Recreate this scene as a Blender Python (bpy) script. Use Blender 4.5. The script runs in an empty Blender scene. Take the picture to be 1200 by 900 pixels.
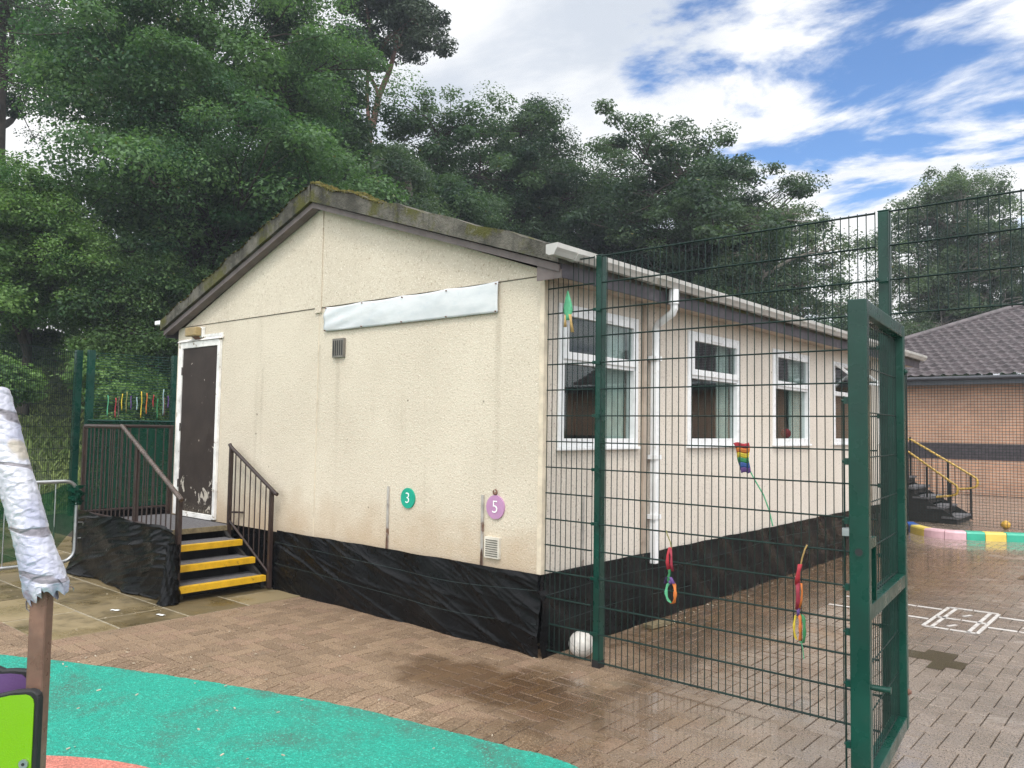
import bpy, math, random
import numpy as np
from mathutils import Vector, Matrix
R = math.radians
scene = bpy.context.scene
COL = scene.collection

# ------------------------------------------------------------------ helpers
ORG = {}

class MB:
    """collects simple solids in world coordinates and links them as ONE mesh"""
    def __init__(s): s.v = []; s.f = []; s.sm = []
    def add(s, vs, fs, smooth=False):
        n = len(s.v); s.v += [tuple(map(float, v)) for v in vs]
        s.f += [tuple(i + n for i in f) for f in fs]; s.sm += [smooth] * len(fs)
        return s
    def box(s, a, b):
        x0, y0, z0 = a; x1, y1, z1 = b
        if x0 > x1: x0, x1 = x1, x0
        if y0 > y1: y0, y1 = y1, y0
        if z0 > z1: z0, z1 = z1, z0
        vs = [(x0,y0,z0),(x1,y0,z0),(x1,y1,z0),(x0,y1,z0),(x0,y0,z1),(x1,y0,z1),(x1,y1,z1),(x0,y1,z1)]
        return s.add(vs, [(0,3,2,1),(4,5,6,7),(0,1,5,4),(1,2,6,5),(2,3,7,6),(3,0,4,7)])
    def obox(s, c, ax, ay, az):
        """box with corner-based axes: centre c, half vectors"""
        c, ax, ay, az = map(Vector, (c, ax, ay, az))
        vs = [c+i*ax+j*ay+k*az for k in (-1,1) for (i,j) in ((-1,-1),(1,-1),(1,1),(-1,1))]
        return s.add(vs, [(0,3,2,1),(4,5,6,7),(0,1,5,4),(1,2,6,5),(2,3,7,6),(3,0,4,7)])
    def bar(s, p, q, w, h, up=(0,0,1)):
        p, q = Vector(p), Vector(q); d = (q-p); L = d.length
        d.normalize(); up = Vector(up)
        if abs(d.dot(up)) > .99: up = Vector((0,1,0))
        sd = d.cross(up).normalized(); u = sd.cross(d)
        return s.obox((p+q)/2, d*L/2, sd*w/2, u*h/2)
    def tube(s, pts, r, n=10, caps=True, smooth=True):
        pts = [Vector(p) for p in pts]; m = len(pts)
        rr = r if isinstance(r, (list, tuple)) else [r]*m
        t0 = (pts[1]-pts[0]).normalized()
        ref = Vector((0,0,1)) if abs(t0.z) < .9 else Vector((1,0,0))
        nx = t0.cross(ref).normalized(); vs = []
        for i, p in enumerate(pts):
            t = (pts[min(i+1,m-1)]-pts[max(i-1,0)]).normalized()
            nx = (nx - t*nx.dot(t)).normalized(); ny = t.cross(nx)
            for k in range(n):
                a = 2*math.pi*k/n
                vs.append(p + (nx*math.cos(a)+ny*math.sin(a))*rr[i])
        fs = [(i*n+k, i*n+(k+1)%n, (i+1)*n+(k+1)%n, (i+1)*n+k) for i in range(m-1) for k in range(n)]
        s.add(vs, fs, smooth)
        if caps:
            s.add(vs[:n], [tuple(range(n-1,-1,-1))]); s.add(vs[-n:], [tuple(range(n))])
        return s
    def prism(s, poly, ext):
        """extrude a planar polygon (list of 3d points) by vector ext"""
        ext = Vector(ext); n = len(poly); a = [Vector(p) for p in poly]; b = [p+ext for p in a]
        return s.add(a+b, [tuple(range(n-1,-1,-1)), tuple(range(n,2*n))] + [(i,(i+1)%n,n+(i+1)%n,n+i) for i in range(n)])
    def grid(s, P, smooth=True):
        """P[i][j] array of points"""
        P = np.asarray(P); a, b = P.shape[:2]
        fs = [(i*b+j, i*b+j+1, (i+1)*b+j+1, (i+1)*b+j) for i in range(a-1) for j in range(b-1)]
        return s.add(P.reshape(-1,3), fs, smooth)
    def sphere(s, c, r, nu=24, nv=14, sc=(1,1,1)):
        vs = []; fs = []
        for i in range(nv+1):
            th = math.pi*i/nv
            for j in range(nu):
                ph = 2*math.pi*j/nu
                vs.append((c[0]+r*sc[0]*math.sin(th)*math.cos(ph), c[1]+r*sc[1]*math.sin(th)*math.sin(ph), c[2]+r*sc[2]*math.cos(th)))
        for i in range(nv):
            for j in range(nu):
                fs.append((i*nu+j, (i+1)*nu+j, (i+1)*nu+(j+1)%nu, i*nu+(j+1)%nu))
        return s.add(vs, fs, True)
    def build(s, name, m, parent=None, origin=None, bevel=0):
        o = Vector(origin) if origin is not None else (ORG[parent.name] if parent else Vector((0,0,0)))
        me = bpy.data.meshes.new(name)
        me.from_pydata([(v[0]-o.x, v[1]-o.y, v[2]-o.z) for v in s.v], [], s.f)
        me.polygons.foreach_set('use_smooth', s.sm)
        if m: me.materials.append(m)
        me.validate(); me.update()
        ob = bpy.data.objects.new(name, me); COL.objects.link(ob)
        if parent: ob.parent = parent
        else: ob.location = o
        ORG[ob.name] = o
        if bevel:
            b = ob.modifiers.new('Bevel', 'BEVEL'); b.width = bevel; b.segments = 2; b.limit_method = 'ANGLE'
        return ob

def tag(o, label=None, cat=None, group=None, kind=None):
    if label: o['label'] = label
    if cat: o['category'] = cat
    if group: o['group'] = group
    if kind: o['kind'] = kind
    return o

def thing(name, loc, label, cat, group=None):
    o = bpy.data.objects.new(name, None); COL.objects.link(o); o.location = loc
    o.empty_display_size = .2
    ORG[o.name] = Vector(loc)
    return tag(o, label, cat, group)

# ------------------------------------------------------------------ materials
class NT:
    def __init__(s, tree): s.t = tree; s.n = tree.nodes; s.l = tree.links
    def node(s, typ, **kw):
        n = s.n.new(typ)
        ins = kw.pop('ins', {})
        for k, v in kw.items(): setattr(n, k, v)
        for k, v in ins.items():
            if isinstance(v, bpy.types.NodeSocket): s.l.new(v, n.inputs[k])
            else: n.inputs[k].default_value = v
        return n
    def coords(s, scale=(1,1,1), rot=(0,0,0), kind='pos'):
        if kind == 'pos': src = s.node('ShaderNodeNewGeometry').outputs['Position']
        else: src = s.node('ShaderNodeTexCoord').outputs[kind]
        return s.node('ShaderNodeMapping', ins={'Vector': src, 'Scale': scale, 'Rotation': rot}).outputs[0]
    def noise(s, scale, detail=4, rough=.55, vec=None, dist=0):
        d = {'Scale': scale, 'Detail': detail, 'Roughness': rough, 'Distortion': dist}
        d['Vector'] = vec if vec is not None else s.coords()
        return s.node('ShaderNodeTexNoise', ins=d).outputs['Fac']
    def ramp(s, fac, a, b, c0=(0,0,0,1), c1=(1,1,1,1), mid=None):
        r = s.node('ShaderNodeValToRGB', ins={'Fac': fac})
        r.color_ramp.elements[0].position = a; r.color_ramp.elements[0].color = c0
        r.color_ramp.elements[1].position = b; r.color_ramp.elements[1].color = c1
        if mid:
            e = r.color_ramp.elements.new(mid[0]); e.color = mid[1]
        return r.outputs['Color']
    def mix(s, fac, a, b, mode='MIX'):
        m = s.node('ShaderNodeMix', data_type='RGBA', blend_type=mode)
        for i, v in ((0, fac), (6, a), (7, b)):
            if isinstance(v, bpy.types.NodeSocket): s.l.new(v, m.inputs[i])
            else: m.inputs[i].default_value = v if i == 0 else c4(v)
        return m.outputs[2]
    def math(s, op, a, b=0., c=0., clamp=False):
        m = s.node('ShaderNodeMath', operation=op, use_clamp=clamp)
        for i, v in enumerate((a, b, c)):
            if isinstance(v, bpy.types.NodeSocket): s.l.new(v, m.inputs[i])
            else: m.inputs[i].default_value = v
        return m.outputs[0]
    def bump(s, h, strength=.3, dist=.01):
        return s.node('ShaderNodeBump', ins={'Height': h, 'Strength': strength, 'Distance': dist}).outputs[0]
    def smooth(s, x, lo, hi, a=0., b=1.):
        m = s.node('ShaderNodeMapRange', interpolation_type='SMOOTHSTEP', ins={'Value': x, 'From Min': lo, 'From Max': hi, 'To Min': a, 'To Max': b})
        return m.outputs[0]
def c4(c): return (c[0], c[1], c[2], 1.) if len(c) == 3 else c

def new_mat(name):
    m = bpy.data.materials.new(name); m.use_nodes = True
    nt = NT(m.node_tree); b = m.node_tree.nodes['Principled BSDF']
    return m, nt, b
def plug(nt, b, **kw):
    for k, v in kw.items():
        k = {'color': 'Base Color', 'rough': 'Roughness', 'metal': 'Metallic', 'normal': 'Normal', 'spec': 'Specular IOR Level',
             'trans': 'Transmission Weight', 'alpha': 'Alpha', 'coat': 'Coat Weight', 'emit': 'Emission Strength'}[k]
        if isinstance(v, bpy.types.NodeSocket): nt.l.new(v, b.inputs[k])
        else: b.inputs[k].default_value = c4(v) if isinstance(v, (tuple, list)) else v
def simple(name, col, rough=.5, metal=0., var=.18, scale=6., bump=.0, bscale=60., spec=.5, dirt=None, dirt_scale=3., dirt_lo=.55, dirt_hi=.75):
    """one colour that wanders a little, optional dirt patches and fine bump"""
    m, nt, b = new_mat(name)
    n = nt.noise(scale, 5, .6)
    c = nt.mix(nt.smooth(n, .3, .7), tuple(x*(1-var) for x in col), tuple(min(1, x*(1+var)) for x in col))
    if dirt: c = nt.mix(nt.smooth(nt.noise(dirt_scale, 6, .65), dirt_lo, dirt_hi), c, dirt)
    plug(nt, b, color=c, rough=nt.smooth(nt.noise(scale*2.3, 4), .3, .7, max(.02, rough-.08), min(1, rough+.08)), metal=metal, spec=spec)
    if bump: plug(nt, b, normal=nt.bump(nt.noise(bscale, 4), bump, .01))
    return m

def pebble(name, a, b_, speck, streak, low=None):
    m, nt, b = new_mat(name)
    fine = nt.noise(44, 3, .8)
    vor = nt.node('ShaderNodeTexVoronoi', ins={'Vector': nt.coords(), 'Scale': 75.}).outputs['Distance']
    big = nt.noise(.9, 5, .6)
    c = nt.mix(nt.smooth(big, .3, .7), a, b_)
    c = nt.mix(nt.smooth(fine, .55, .68, 0, .8), c, speck)
    c = nt.mix(nt.smooth(nt.noise(70, 2, .6), .56, .68, 0, .6), c, (.80,.75,.66))
    # rain streaks running down the wall, broken by a slow noise
    st = nt.noise(1, 6, .6, nt.coords((5.5,5.5,.22)))
    br = nt.noise(1.3, 3)
    c = nt.mix(nt.math('MULTIPLY', nt.smooth(st, .54, .74, 0, .34), nt.smooth(br, .4, .65)), c, streak)
    pos = nt.node('ShaderNodeSeparateXYZ', ins={0: nt.node('ShaderNodeNewGeometry').outputs['Position']}).outputs
    if low:
        # splash-back staining along the foot of the wall
        e = nt.math('ADD', pos[2], nt.math('MULTIPLY', nt.noise(2.6, 5), -.9))
        c = nt.mix(nt.smooth(e, .70, .05, 0, .6), c, low)
        # grimy runs below the vent, the banner corners and the strap heads
        for x_, z_, w_ in ((-2.63,2.45,.05), (-.48,2.7,.06), (-2.95,2.6,.05), (-.62,1.2,.05), (-1.82,1.2,.05), (-4.0,2.4,.04)):
            gx = nt.math('ABSOLUTE', nt.math('SUBTRACT', nt.math('ADD', pos[0], nt.math('MULTIPLY', nt.noise(3., 3), .07)), x_+.035))
            run = nt.math('MULTIPLY', nt.smooth(gx, w_, .0), nt.smooth(pos[2], z_+.02, z_-.05))
            run = nt.math('MULTIPLY', run, nt.smooth(pos[2], z_-1.5, z_-.1, .05, .34))
            c = nt.mix(nt.math('MULTIPLY', run, nt.smooth(nt.noise(14, 4), .3, .7, .4, 1.)), c, streak)
    # scattered small rust marks and knocks
    v2 = nt.node('ShaderNodeTexVoronoi', ins={'Vector': nt.coords(), 'Scale': 2.6}).outputs['Distance']
    c = nt.mix(nt.smooth(v2, .045, .02, 0, .8), c, (.09,.07,.05))
    plug(nt, b, color=c, rough=.9, spec=.2, normal=nt.bump(nt.math('ADD', vor, nt.math('MULTIPLY', fine, .7)), .32, .008))
    return m

M = {}
M['gable'] = pebble('pebbledash_cream', (.555,.49,.39), (.625,.56,.45), (.34,.27,.19), (.31,.26,.19), (.40,.28,.17))
M['long'] = pebble('pebbledash_pinkish', (.59,.53,.46), (.66,.60,.53), (.22,.165,.14), (.40,.35,.30))
M['trimcream'] = simple('cream_trim', (.60,.52,.40), .8, bump=.3, bscale=90, dirt=(.40,.33,.23))
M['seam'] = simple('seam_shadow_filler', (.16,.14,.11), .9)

def verge_mat():
    m, nt, b = new_mat('mossy_verge')
    c = nt.mix(nt.smooth(nt.noise(3, 6, .65), .35, .65), (.065,.062,.052), (.165,.155,.13))
    st = nt.noise(1, 5, .6, nt.coords((9,9,.7)))
    c = nt.mix(nt.smooth(st, .5, .7, 0, .85), c, (.035,.035,.03))
    c = nt.mix(nt.smooth(nt.noise(2.2, 7, .7), .5, .62, 0, .85), c, (.085,.085,.02))
    c = nt.mix(nt.smooth(nt.noise(14, 5, .7), .6, .72, 0, .55), c, (.27,.26,.23))
    plug(nt, b, color=c, rough=.95, spec=.2, normal=nt.bump(nt.noise(40, 6, .7), .8, .03)); return m
M['verge'] = verge_mat()
M['moss'] = simple('moss', (.085,.078,.025), 1, var=.5, scale=14, bump=.9, bscale=70, dirt=(.30,.17,.04), dirt_scale=9, spec=.1)
M['roof'] = simple('roof_felt', (.13,.125,.11), .9, var=.3, scale=3, bump=.5, bscale=90, dirt=(.07,.075,.02))
M['soffit'] = simple('soffit_board', (.145,.12,.115), .8, dirt=(.08,.065,.06))
M['soffit_long'] = simple('eave_soffit', (.42,.34,.27), .8, dirt=(.25,.19,.15))
M['fascia'] = simple('dark_fascia', (.052,.045,.055), .5, dirt=(.11,.10,.11))
M['white'] = simple('white_upvc', (.78,.79,.80), .3, var=.05, dirt=(.52,.51,.47), dirt_lo=.6)
M['gutter'] = simple('grubby_gutter', (.44,.43,.405), .4, var=.1, dirt=(.30,.29,.24), dirt_scale=5, dirt_lo=.52, dirt_hi=.72)
M['whitepaint'] = simple('flaking_white_paint', (.74,.73,.70), .6, dirt=(.34,.29,.22), dirt_scale=11, dirt_lo=.6, dirt_hi=.66)
M['tanpipe'] = simple('old_pipe', (.38,.31,.25), .7, dirt=(.2,.16,.13))

def door_mat():
    m, nt, b = new_mat('peeling_brown_door')
    c = nt.mix(nt.smooth(nt.noise(4, 5), .3, .7), (.026,.018,.015), (.038,.028,.023))
    pos = nt.node('ShaderNodeSeparateXYZ', ins={0: nt.node('ShaderNodeNewGeometry').outputs['Position']}).outputs
    n = nt.noise(5.5, 7, .62, dist=1.2)
    low = nt.smooth(pos[2], 1.25, .82, 0, .105)
    mask = nt.smooth(nt.math('ADD', n, low), .665, .685)
    c = nt.mix(mask, c, nt.mix(nt.noise(30, 4), (.40,.36,.29), (.52,.48,.42)))
    d = nt.smooth(nt.noise(45, 4), .5, .6)
    c = nt.mix(nt.math('MULTIPLY', d, nt.smooth(pos[2], .82, .66)), c, (.14,.12,.08))
    v = nt.node('ShaderNodeTexVoronoi', ins={'Vector': nt.coords(), 'Scale': 5.}).outputs['Distance']
    c = nt.mix(nt.smooth(v, .085, .05, 0, 1), c, (.32,.27,.22))
    plug(nt, b, color=c, rough=.6, spec=.3, normal=nt.bump(nt.math('ADD', nt.noise(20, 5), mask), .25, .006)); return m
M['door'] = door_mat()

def plastic_mat(name, col=(.003,.0034,.004), rough=.27):
    m, nt, b = new_mat(name)
    n = nt.noise(9, 6, .6, dist=.6)
    c = nt.mix(nt.smooth(nt.noise(2.3, 6, .65), .5, .75, 0, .55), col, (.016,.0155,.014))
    c = nt.mix(nt.smooth(nt.noise(60, 3, .7), .68, .76, 0, .2), c, (.14,.13,.12))
    plug(nt, b, color=c, rough=nt.smooth(nt.noise(3.4, 5), .3, .7, rough-.08, rough+.12), spec=.17, normal=nt.bump(n, .35, .03)); return m
M['tarp'] = plastic_mat('black_polythene')
M['tarp_wet'] = plastic_mat('black_polythene_wet', rough=.16)
M['cord'] = simple('dark_cord', (.022,.042,.042), .6)

M['greenpaint'] = simple('green_powder_coat', (.0028,.040,.027), .3, var=.25, scale=3, dirt=(.012,.05,.036), dirt_scale=14, dirt_lo=.62, spec=.4)
M['greenwire'] = simple('dark_green_wire', (.004,.020,.0155), .5, var=.25, scale=8, spec=.3)
M['greendark'] = simple('dark_green_far_wire', (.008,.020,.018), .6, spec=.2)
M['metal'] = simple('galvanised', (.42,.43,.44), .38, metal=.85, dirt=(.26,.26,.25))
M['rust'] = simple('rusty_bolt', (.16,.08,.055), .7)
M['brownrail'] = simple('brown_railing_paint', (.032,.019,.016), .42, var=.25, scale=18, dirt=(.08,.045,.03), dirt_scale=20, dirt_lo=.62)
M['brownrail_worn'] = simple('worn_handrail', (.085,.062,.052), .28, metal=.3, var=.3, scale=14)
M['nosing'] = simple('yellow_nosing', (.62,.36,.012), .5, var=.14, scale=9, dirt=(.22,.14,.03), dirt_scale=16, dirt_lo=.6, dirt_hi=.72, bump=.2)
M['tread'] = simple('grey_grit_tread', (.115,.11,.115), .75, var=.25, scale=30, bump=.6, bscale=220)
M['darktimber'] = simple('dark_step_frame', (.018,.016,.014), .7)
M['timber'] = simple('weathered_timber_edge', (.17,.135,.075), .8, var=.3, scale=22, dirt=(.07,.055,.03))
M['ball'] = simple('scuffed_white_ball', (.66,.63,.58), .6, var=.1, bump=.4, bscale=130, dirt=(.42,.36,.28), dirt_scale=16)
M['balldark'] = simple('ball_groove', (.25,.22,.19), .8)
M['yball'] = simple('orange_yellow_ball', (.66,.40,.06), .5, dirt=(.42,.16,.04), dirt_scale=12)
M['banner'] = None
M['grey_vent'] = simple('grey_vent', (.15,.14,.12), .6)
M['ventslot'] = simple('vent_slot', (.02,.02,.02), .8)
M['lowvent'] = simple('offwhite_vent', (.62,.58,.50), .5)
M['rustdark'] = simple('flaking_rust', (.085,.045,.028), .85, var=.5, scale=40)
M['strap'] = simple('rusty_strap', (.36,.34,.31), .6, var=.25, scale=9, dirt=(.13,.065,.04), dirt_scale=8, dirt_lo=.5, dirt_hi=.66)
M['lampbody'] = simple('discoloured_lamp_cover', (.30,.22,.10), .5, dirt=(.20,.13,.05), dirt_scale=12)
M['disc_green'] = simple('sea_green_disc', (.005,.33,.22), .4, var=.06)
M['disc_purple'] = simple('lilac_disc', (.44,.23,.40), .45, var=.08, dirt=(.36,.26,.30), dirt_scale=14)
M['numwhite'] = simple('white_numeral', (.82,.83,.82), .5, var=.03)

def banner_mat():
    m, nt, b = new_mat('faded_white_banner')
    c = nt.mix(nt.smooth(nt.noise(1, 6, .65, nt.coords((2,2,7))), .35, .7), (.66,.68,.685), (.53,.565,.58))
    c = nt.mix(nt.smooth(nt.noise(1, 5, .7, nt.coords((16,16,16))), .58, .68, 0, .3), c, (.42,.50,.56))
    plug(nt, b, color=c, rough=.5, normal=nt.bump(nt.noise(7, 4, .5), .15, .02)); return m
M['banner'] = banner_mat()

def glass_mat():
    m, nt, b = new_mat('window_glass')
    nt.n.remove(b)
    ge = nt.node('ShaderNodeNewGeometry').outputs
    cs_ = nt.math('ABSOLUTE', nt.node('ShaderNodeVectorMath', operation='DOT_PRODUCT', ins={0: ge['Incoming'], 1: ge['Normal']}).outputs['Value'])
    fac = nt.math('ADD', nt.math('MULTIPLY', nt.math('POWER', nt.math('SUBTRACT', 1., cs_), 4.), .9), .045, clamp=True)
    g = nt.node('ShaderNodeBsdfGlossy', ins={'Roughness': .012, 'Color': (.9,.93,.95,1)})
    t = nt.node('ShaderNodeBsdfTransparent', ins={'Color': (.80,.84,.83,1)})
    mx = nt.node('ShaderNodeMixShader', ins={0: fac, 1: t.outputs[0], 2: g.outputs[0]})
    nt.l.new(mx.outputs[0], nt.n['Material Output'].inputs[0]); return m
M['glass'] = glass_mat()
def frosted():
    m, nt, b = new_mat('obscured_glass')
    n = nt.node('ShaderNodeTexVoronoi', ins={'Vector': nt.coords(), 'Scale': 28.}).outputs['Distance']
    plug(nt, b, color=(.05,.055,.065), rough=.28, spec=.6, normal=nt.bump(n, .6, .02)); return m
M['frosted'] = frosted()
M['curtain'] = simple('pale_curtain', (.66,.74,.70), .85, var=.12, scale=9)
M['interior'] = simple('dim_interior_paint', (.12,.115,.105), .8)
M['carpet'] = simple('dark_carpet', (.05,.05,.06), .95)
M['brick_mirrored'] = None
M['black'] = simple('black_rubber', (.012,.012,.013), .5)

def brick_mat(name, c1, c2, mortar, scale=1.0, rot=(R(90),0,0)):
    m, nt, b = new_mat(name)
    br = nt.node('ShaderNodeTexBrick', offset=.5, ins={'Vector': nt.coords((1,1,1), rot), 'Color1': c4(c1), 'Color2': c4(c2), 'Mortar': c4(mortar),
        'Scale': scale, 'Mortar Size': .010, 'Brick Width': .225, 'Row Height': .075, 'Bias': 0.})
    n = nt.noise(1.2, 5)
    c = nt.mix(nt.smooth(n, .3, .7, 0, .3), br.outputs['Color'], (.20,.13,.10))
    plug(nt, b, color=c, rough=.9, spec=.2, normal=nt.bump(br.outputs['Fac'], -.4, .01)); return m
M['brick'] = brick_mat('salmon_brick', (.57,.315,.20), (.46,.25,.16), (.40,.34,.28))
M['brick_mirrored'] = brick_mat('brick_reflection', (.11,.075,.045), (.08,.055,.035), (.05,.04,.03), rot=(R(90),0,R(90)))  # brick mirrored in the panes, put onto the inside wall as colour
M['band'] = simple('dark_brick_band', (.050,.040,.045), .85, var=.25, scale=9, bump=.4)
M['tile'] = simple('grey_brown_roof_tile', (.075,.060,.064), .42, var=.4, scale=4, dirt=(.14,.125,.12), dirt_scale=11, bump=.3, bscale=60)
M['fascia_far'] = simple('slate_fascia', (.05,.052,.062), .5)

M['lime'] = simple('lime_hdpe', (.165,.385,.003), .35, var=.04, scale=3, bump=.12, bscale=240)
M['purple'] = simple('purple_hdpe', (.105,.05,.16), .42, var=.08, bump=.12, bscale=240)
M['postsq'] = simple('bronze_square_post', (.20,.115,.085), .33, metal=.15, var=.25, scale=11, dirt=(.11,.08,.075), dirt_scale=7)

def foil_mat():
    m, nt, b = new_mat('crinkled_foil_tape')
    n1 = nt.noise(16, 7, .65, dist=1.6)
    v = nt.node('ShaderNodeTexVoronoi', feature='DISTANCE_TO_EDGE', ins={'Vector': nt.coords((1,1,1.6)), 'Scale': 34.}).outputs['Distance']
    c = nt.mix(nt.smooth(nt.noise(5, 4), .42, .6), (.58,.58,.64), (.40,.41,.52))
    c = nt.mix(nt.smooth(nt.noise(6.1, 3, .5), .66, .72, 0, .8), c, (.46,.40,.30))
    # torn seams of the tape: thin dark slanted lines
    w = nt.node('ShaderNodeTexWave', wave_type='BANDS', bands_direction='Z', ins={'Vector': nt.coords((.25,.25,1), (0.25,.2,0)), 'Scale': 2.6, 'Distortion': 7., 'Detail': 4., 'Detail Scale': 2.2}).outputs['Fac']
    sm = nt.smooth(w, .045, .012, 0, .8)
    c = nt.mix(sm, c, (.16,.14,.15))
    h = nt.math('ADD', nt.math('ADD', nt.math('MULTIPLY', n1, .55), nt.math('MULTIPLY', v, 1.1)), nt.math('MULTIPLY', sm, -.6))
    plug(nt, b, color=c, metal=.30, rough=nt.smooth(n1, .3, .7, .30, .5), normal=nt.bump(h, .42, .007)); return m
M['foil'] = foil_mat()

def netting(name, col, dens):
    m, nt, b = new_mat(name)
    nt.n.remove(b)
    d = nt.node('ShaderNodeBsdfDiffuse', ins={'Color': c4(col)})
    tl = nt.node('ShaderNodeBsdfTranslucent', ins={'Color': c4(col)})
    a = nt.node('ShaderNodeMixShader', ins={0: .3, 1: d.outputs[0], 2: tl.outputs[0]})
    t = nt.node('ShaderNodeBsdfTransparent')
    f = nt.smooth(nt.noise(5, 4), .3, .7, dens-.1, min(1, dens+.1))
    mx = nt.node('ShaderNodeMixShader', ins={0: f, 1: t.outputs[0], 2: a.outputs[0]})
    nt.l.new(mx.outputs[0], nt.n['Material Output'].inputs[0]); return m
M['net'] = netting('green_debris_netting', (.012,.075,.035), .72)
M['screen'] = netting('green_windbreak_screen', (.008,.055,.034), .93)

def block_mat():
    m, nt, b = new_mat('brindle_paving_blocks')
    at = nt.node('ShaderNodeAttribute', attribute_name='tint').outputs['Color']
    g = nt.node('ShaderNodeSeparateColor', ins={0: at}).outputs
    pos = nt.node('ShaderNodeSeparateXYZ', ins={0: nt.node('ShaderNodeNewGeometry').outputs['Position']}).outputs
    c = nt.mix(g[0], (.152,.096,.054), (.245,.163,.098))
    c = nt.mix(nt.smooth(g[1], .72, .95, 0, .45), c, (.25,.15,.10))
    c = nt.mix(nt.math('MAXIMUM', nt.smooth(nt.math('ADD', pos[0], nt.math('MULTIPLY', nt.noise(.9, 4), .8)), 1.7, 3.0, 0, .85), nt.smooth(pos[1], 7., 11., 0, .8)), c, nt.mix(g[2], (.40,.35,.31), (.475,.42,.38)))  # pale sky sheen and glare put into the block colour, right and far
    fine = nt.noise(105, 2, .85)
    c = nt.mix(nt.smooth(fine, .55, .66, 0, .8), c, (.46,.37,.28))
    c = nt.mix(nt.smooth(fine, .48, .37, 0, .9), c, (.050,.033,.022))
    # wetness: slow noise, more on the side of the yard past the fence
    n = nt.noise(.75, 6, .6, dist=.5)
    right = nt.smooth(nt.math('ADD', pos[0], nt.math('MULTIPLY', pos[1], .25)), -.6, 1.4, -.05, .24)
    wet = nt.smooth(nt.math('ADD', n, right), .54, .66)
    # the damp fan spilled by the downpipe corner
    dx = nt.math('MULTIPLY', nt.math('SUBTRACT', pos[0], .35), .55); dy = nt.math('MULTIPLY', nt.math('SUBTRACT', pos[1], -.78), 1.65)
    r = nt.math('SQRT', nt.math('ADD', nt.math('MULTIPLY', dx, dx), nt.math('MULTIPLY', dy, dy)))
    sp = nt.smooth(nt.math('ADD', r, nt.math('MULTIPLY', nt.noise(1.9, 5, .6), 1.1)), 1.28, .93)
    dark = nt.math('MAXIMUM', nt.math('MULTIPLY', wet, .55), nt.math('MULTIPLY', sp, .9))
    c = nt.mix(dark, c, nt.mix(1., c, (.46,.38,.28), 'MULTIPLY'))
    grime = nt.smooth(nt.noise(1.7, 6, .7), .58, .70, 0, .4)
    c = nt.mix(grime, c, (.085,.075,.045))
    ro = nt.math('SUBTRACT', .62, nt.math('MULTIPLY', nt.math('MAXIMUM', wet, nt.math('MULTIPLY', sp, .45)), nt.smooth(nt.noise(4, 4), .3, .7, .34, .50)))
    film = nt.math('MULTIPLY', nt.math('MAXIMUM', wet, nt.math('MULTIPLY', sp, .55)), nt.smooth(nt.noise(2.3, 5, .6), .36, .56, .12, 1.))
    plug(nt, b, color=c, rough=ro, spec=.5, coat=film, normal=nt.bump(fine, .35, .004)); b.inputs['Coat Roughness'].default_value = .09; b.inputs['Coat IOR'].default_value = 1.36; return m
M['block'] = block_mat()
M['joint'] = simple('joint_sand', (.026,.018,.012), .8, var=.35, scale=20)

def slab_mat():
    m, nt, b = new_mat('algae_stained_flagstone')
    at = nt.node('ShaderNodeAttribute', attribute_name='tint').outputs['Color']
    g = nt.node('ShaderNodeSeparateColor', ins={0: at}).outputs
    c = nt.mix(g[0], (.105,.076,.032), (.265,.205,.112))
    c = nt.mix(nt.smooth(nt.math('ADD', nt.noise(2.4, 7, .68, dist=.4), nt.math('MULTIPLY', nt.math('SUBTRACT', g[1], .5), .28)), .50, .68, 0, .75), c, (.062,.046,.018))
    c = nt.mix(nt.smooth(nt.noise(5, 6, .7), .58, .72, 0, .4), c, (.27,.22,.13))
    fine = nt.noise(160, 2, .7)
    c = nt.mix(nt.smooth(fine, .55, .75, 0, .5), c, (.30,.25,.16))
    w = nt.smooth(nt.noise(1.7, 5), .42, .62, .62, .2)
    plug(nt, b, color=c, rough=w, normal=nt.bump(fine, .3, .004)); return m
M['slab'] = slab_mat()
M['slabjoint'] = simple('slab_joint', (.27,.235,.17), .9, var=.3, scale=18)

def rubber(name, a, dark, dk=.5):
    m, nt, b = new_mat(name)
    v = nt.node('ShaderNodeTexVoronoi', ins={'Vector': nt.coords(), 'Scale': 115.})
    k = nt.node('ShaderNodeSeparateColor', ins={0: v.outputs['Color']}).outputs
    c = nt.mix(k[0], tuple(x*.72 for x in a), tuple(min(1, x*1.25) for x in a))
    big = nt.noise(1.5, 7, .7, dist=.7)
    wear = nt.math('MULTIPLY', nt.smooth(big, .45, .68), nt.smooth(nt.noise(75, 3, .75), .40, .62, .25, 1.))
    c = nt.mix(nt.math('MULTIPLY', wear, dk), c, dark)
    c = nt.mix(nt.math('MULTIPLY', nt.smooth(nt.noise(.55, 5, .65, dist=1.), .5, .7, 0, .5), nt.smooth(nt.noise(22, 3), .35, .65, .3, 1.)), c, dark)
    c = nt.mix(nt.smooth(k[1], .90, .95, 0, .8), c, tuple(min(1, x*1.6+.04) for x in a))
    plug(nt, b, color=c, rough=.62, spec=.45, normal=nt.bump(v.outputs['Distance'], .75, .008)); return m
M['turq'] = rubber('turquoise_wet_pour', (.006,.275,.200), (.060,.085,.068), .95)
M['salmon'] = rubber('salmon_wet_pour', (.48,.16,.12), (.16,.10,.08), .5)

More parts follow.
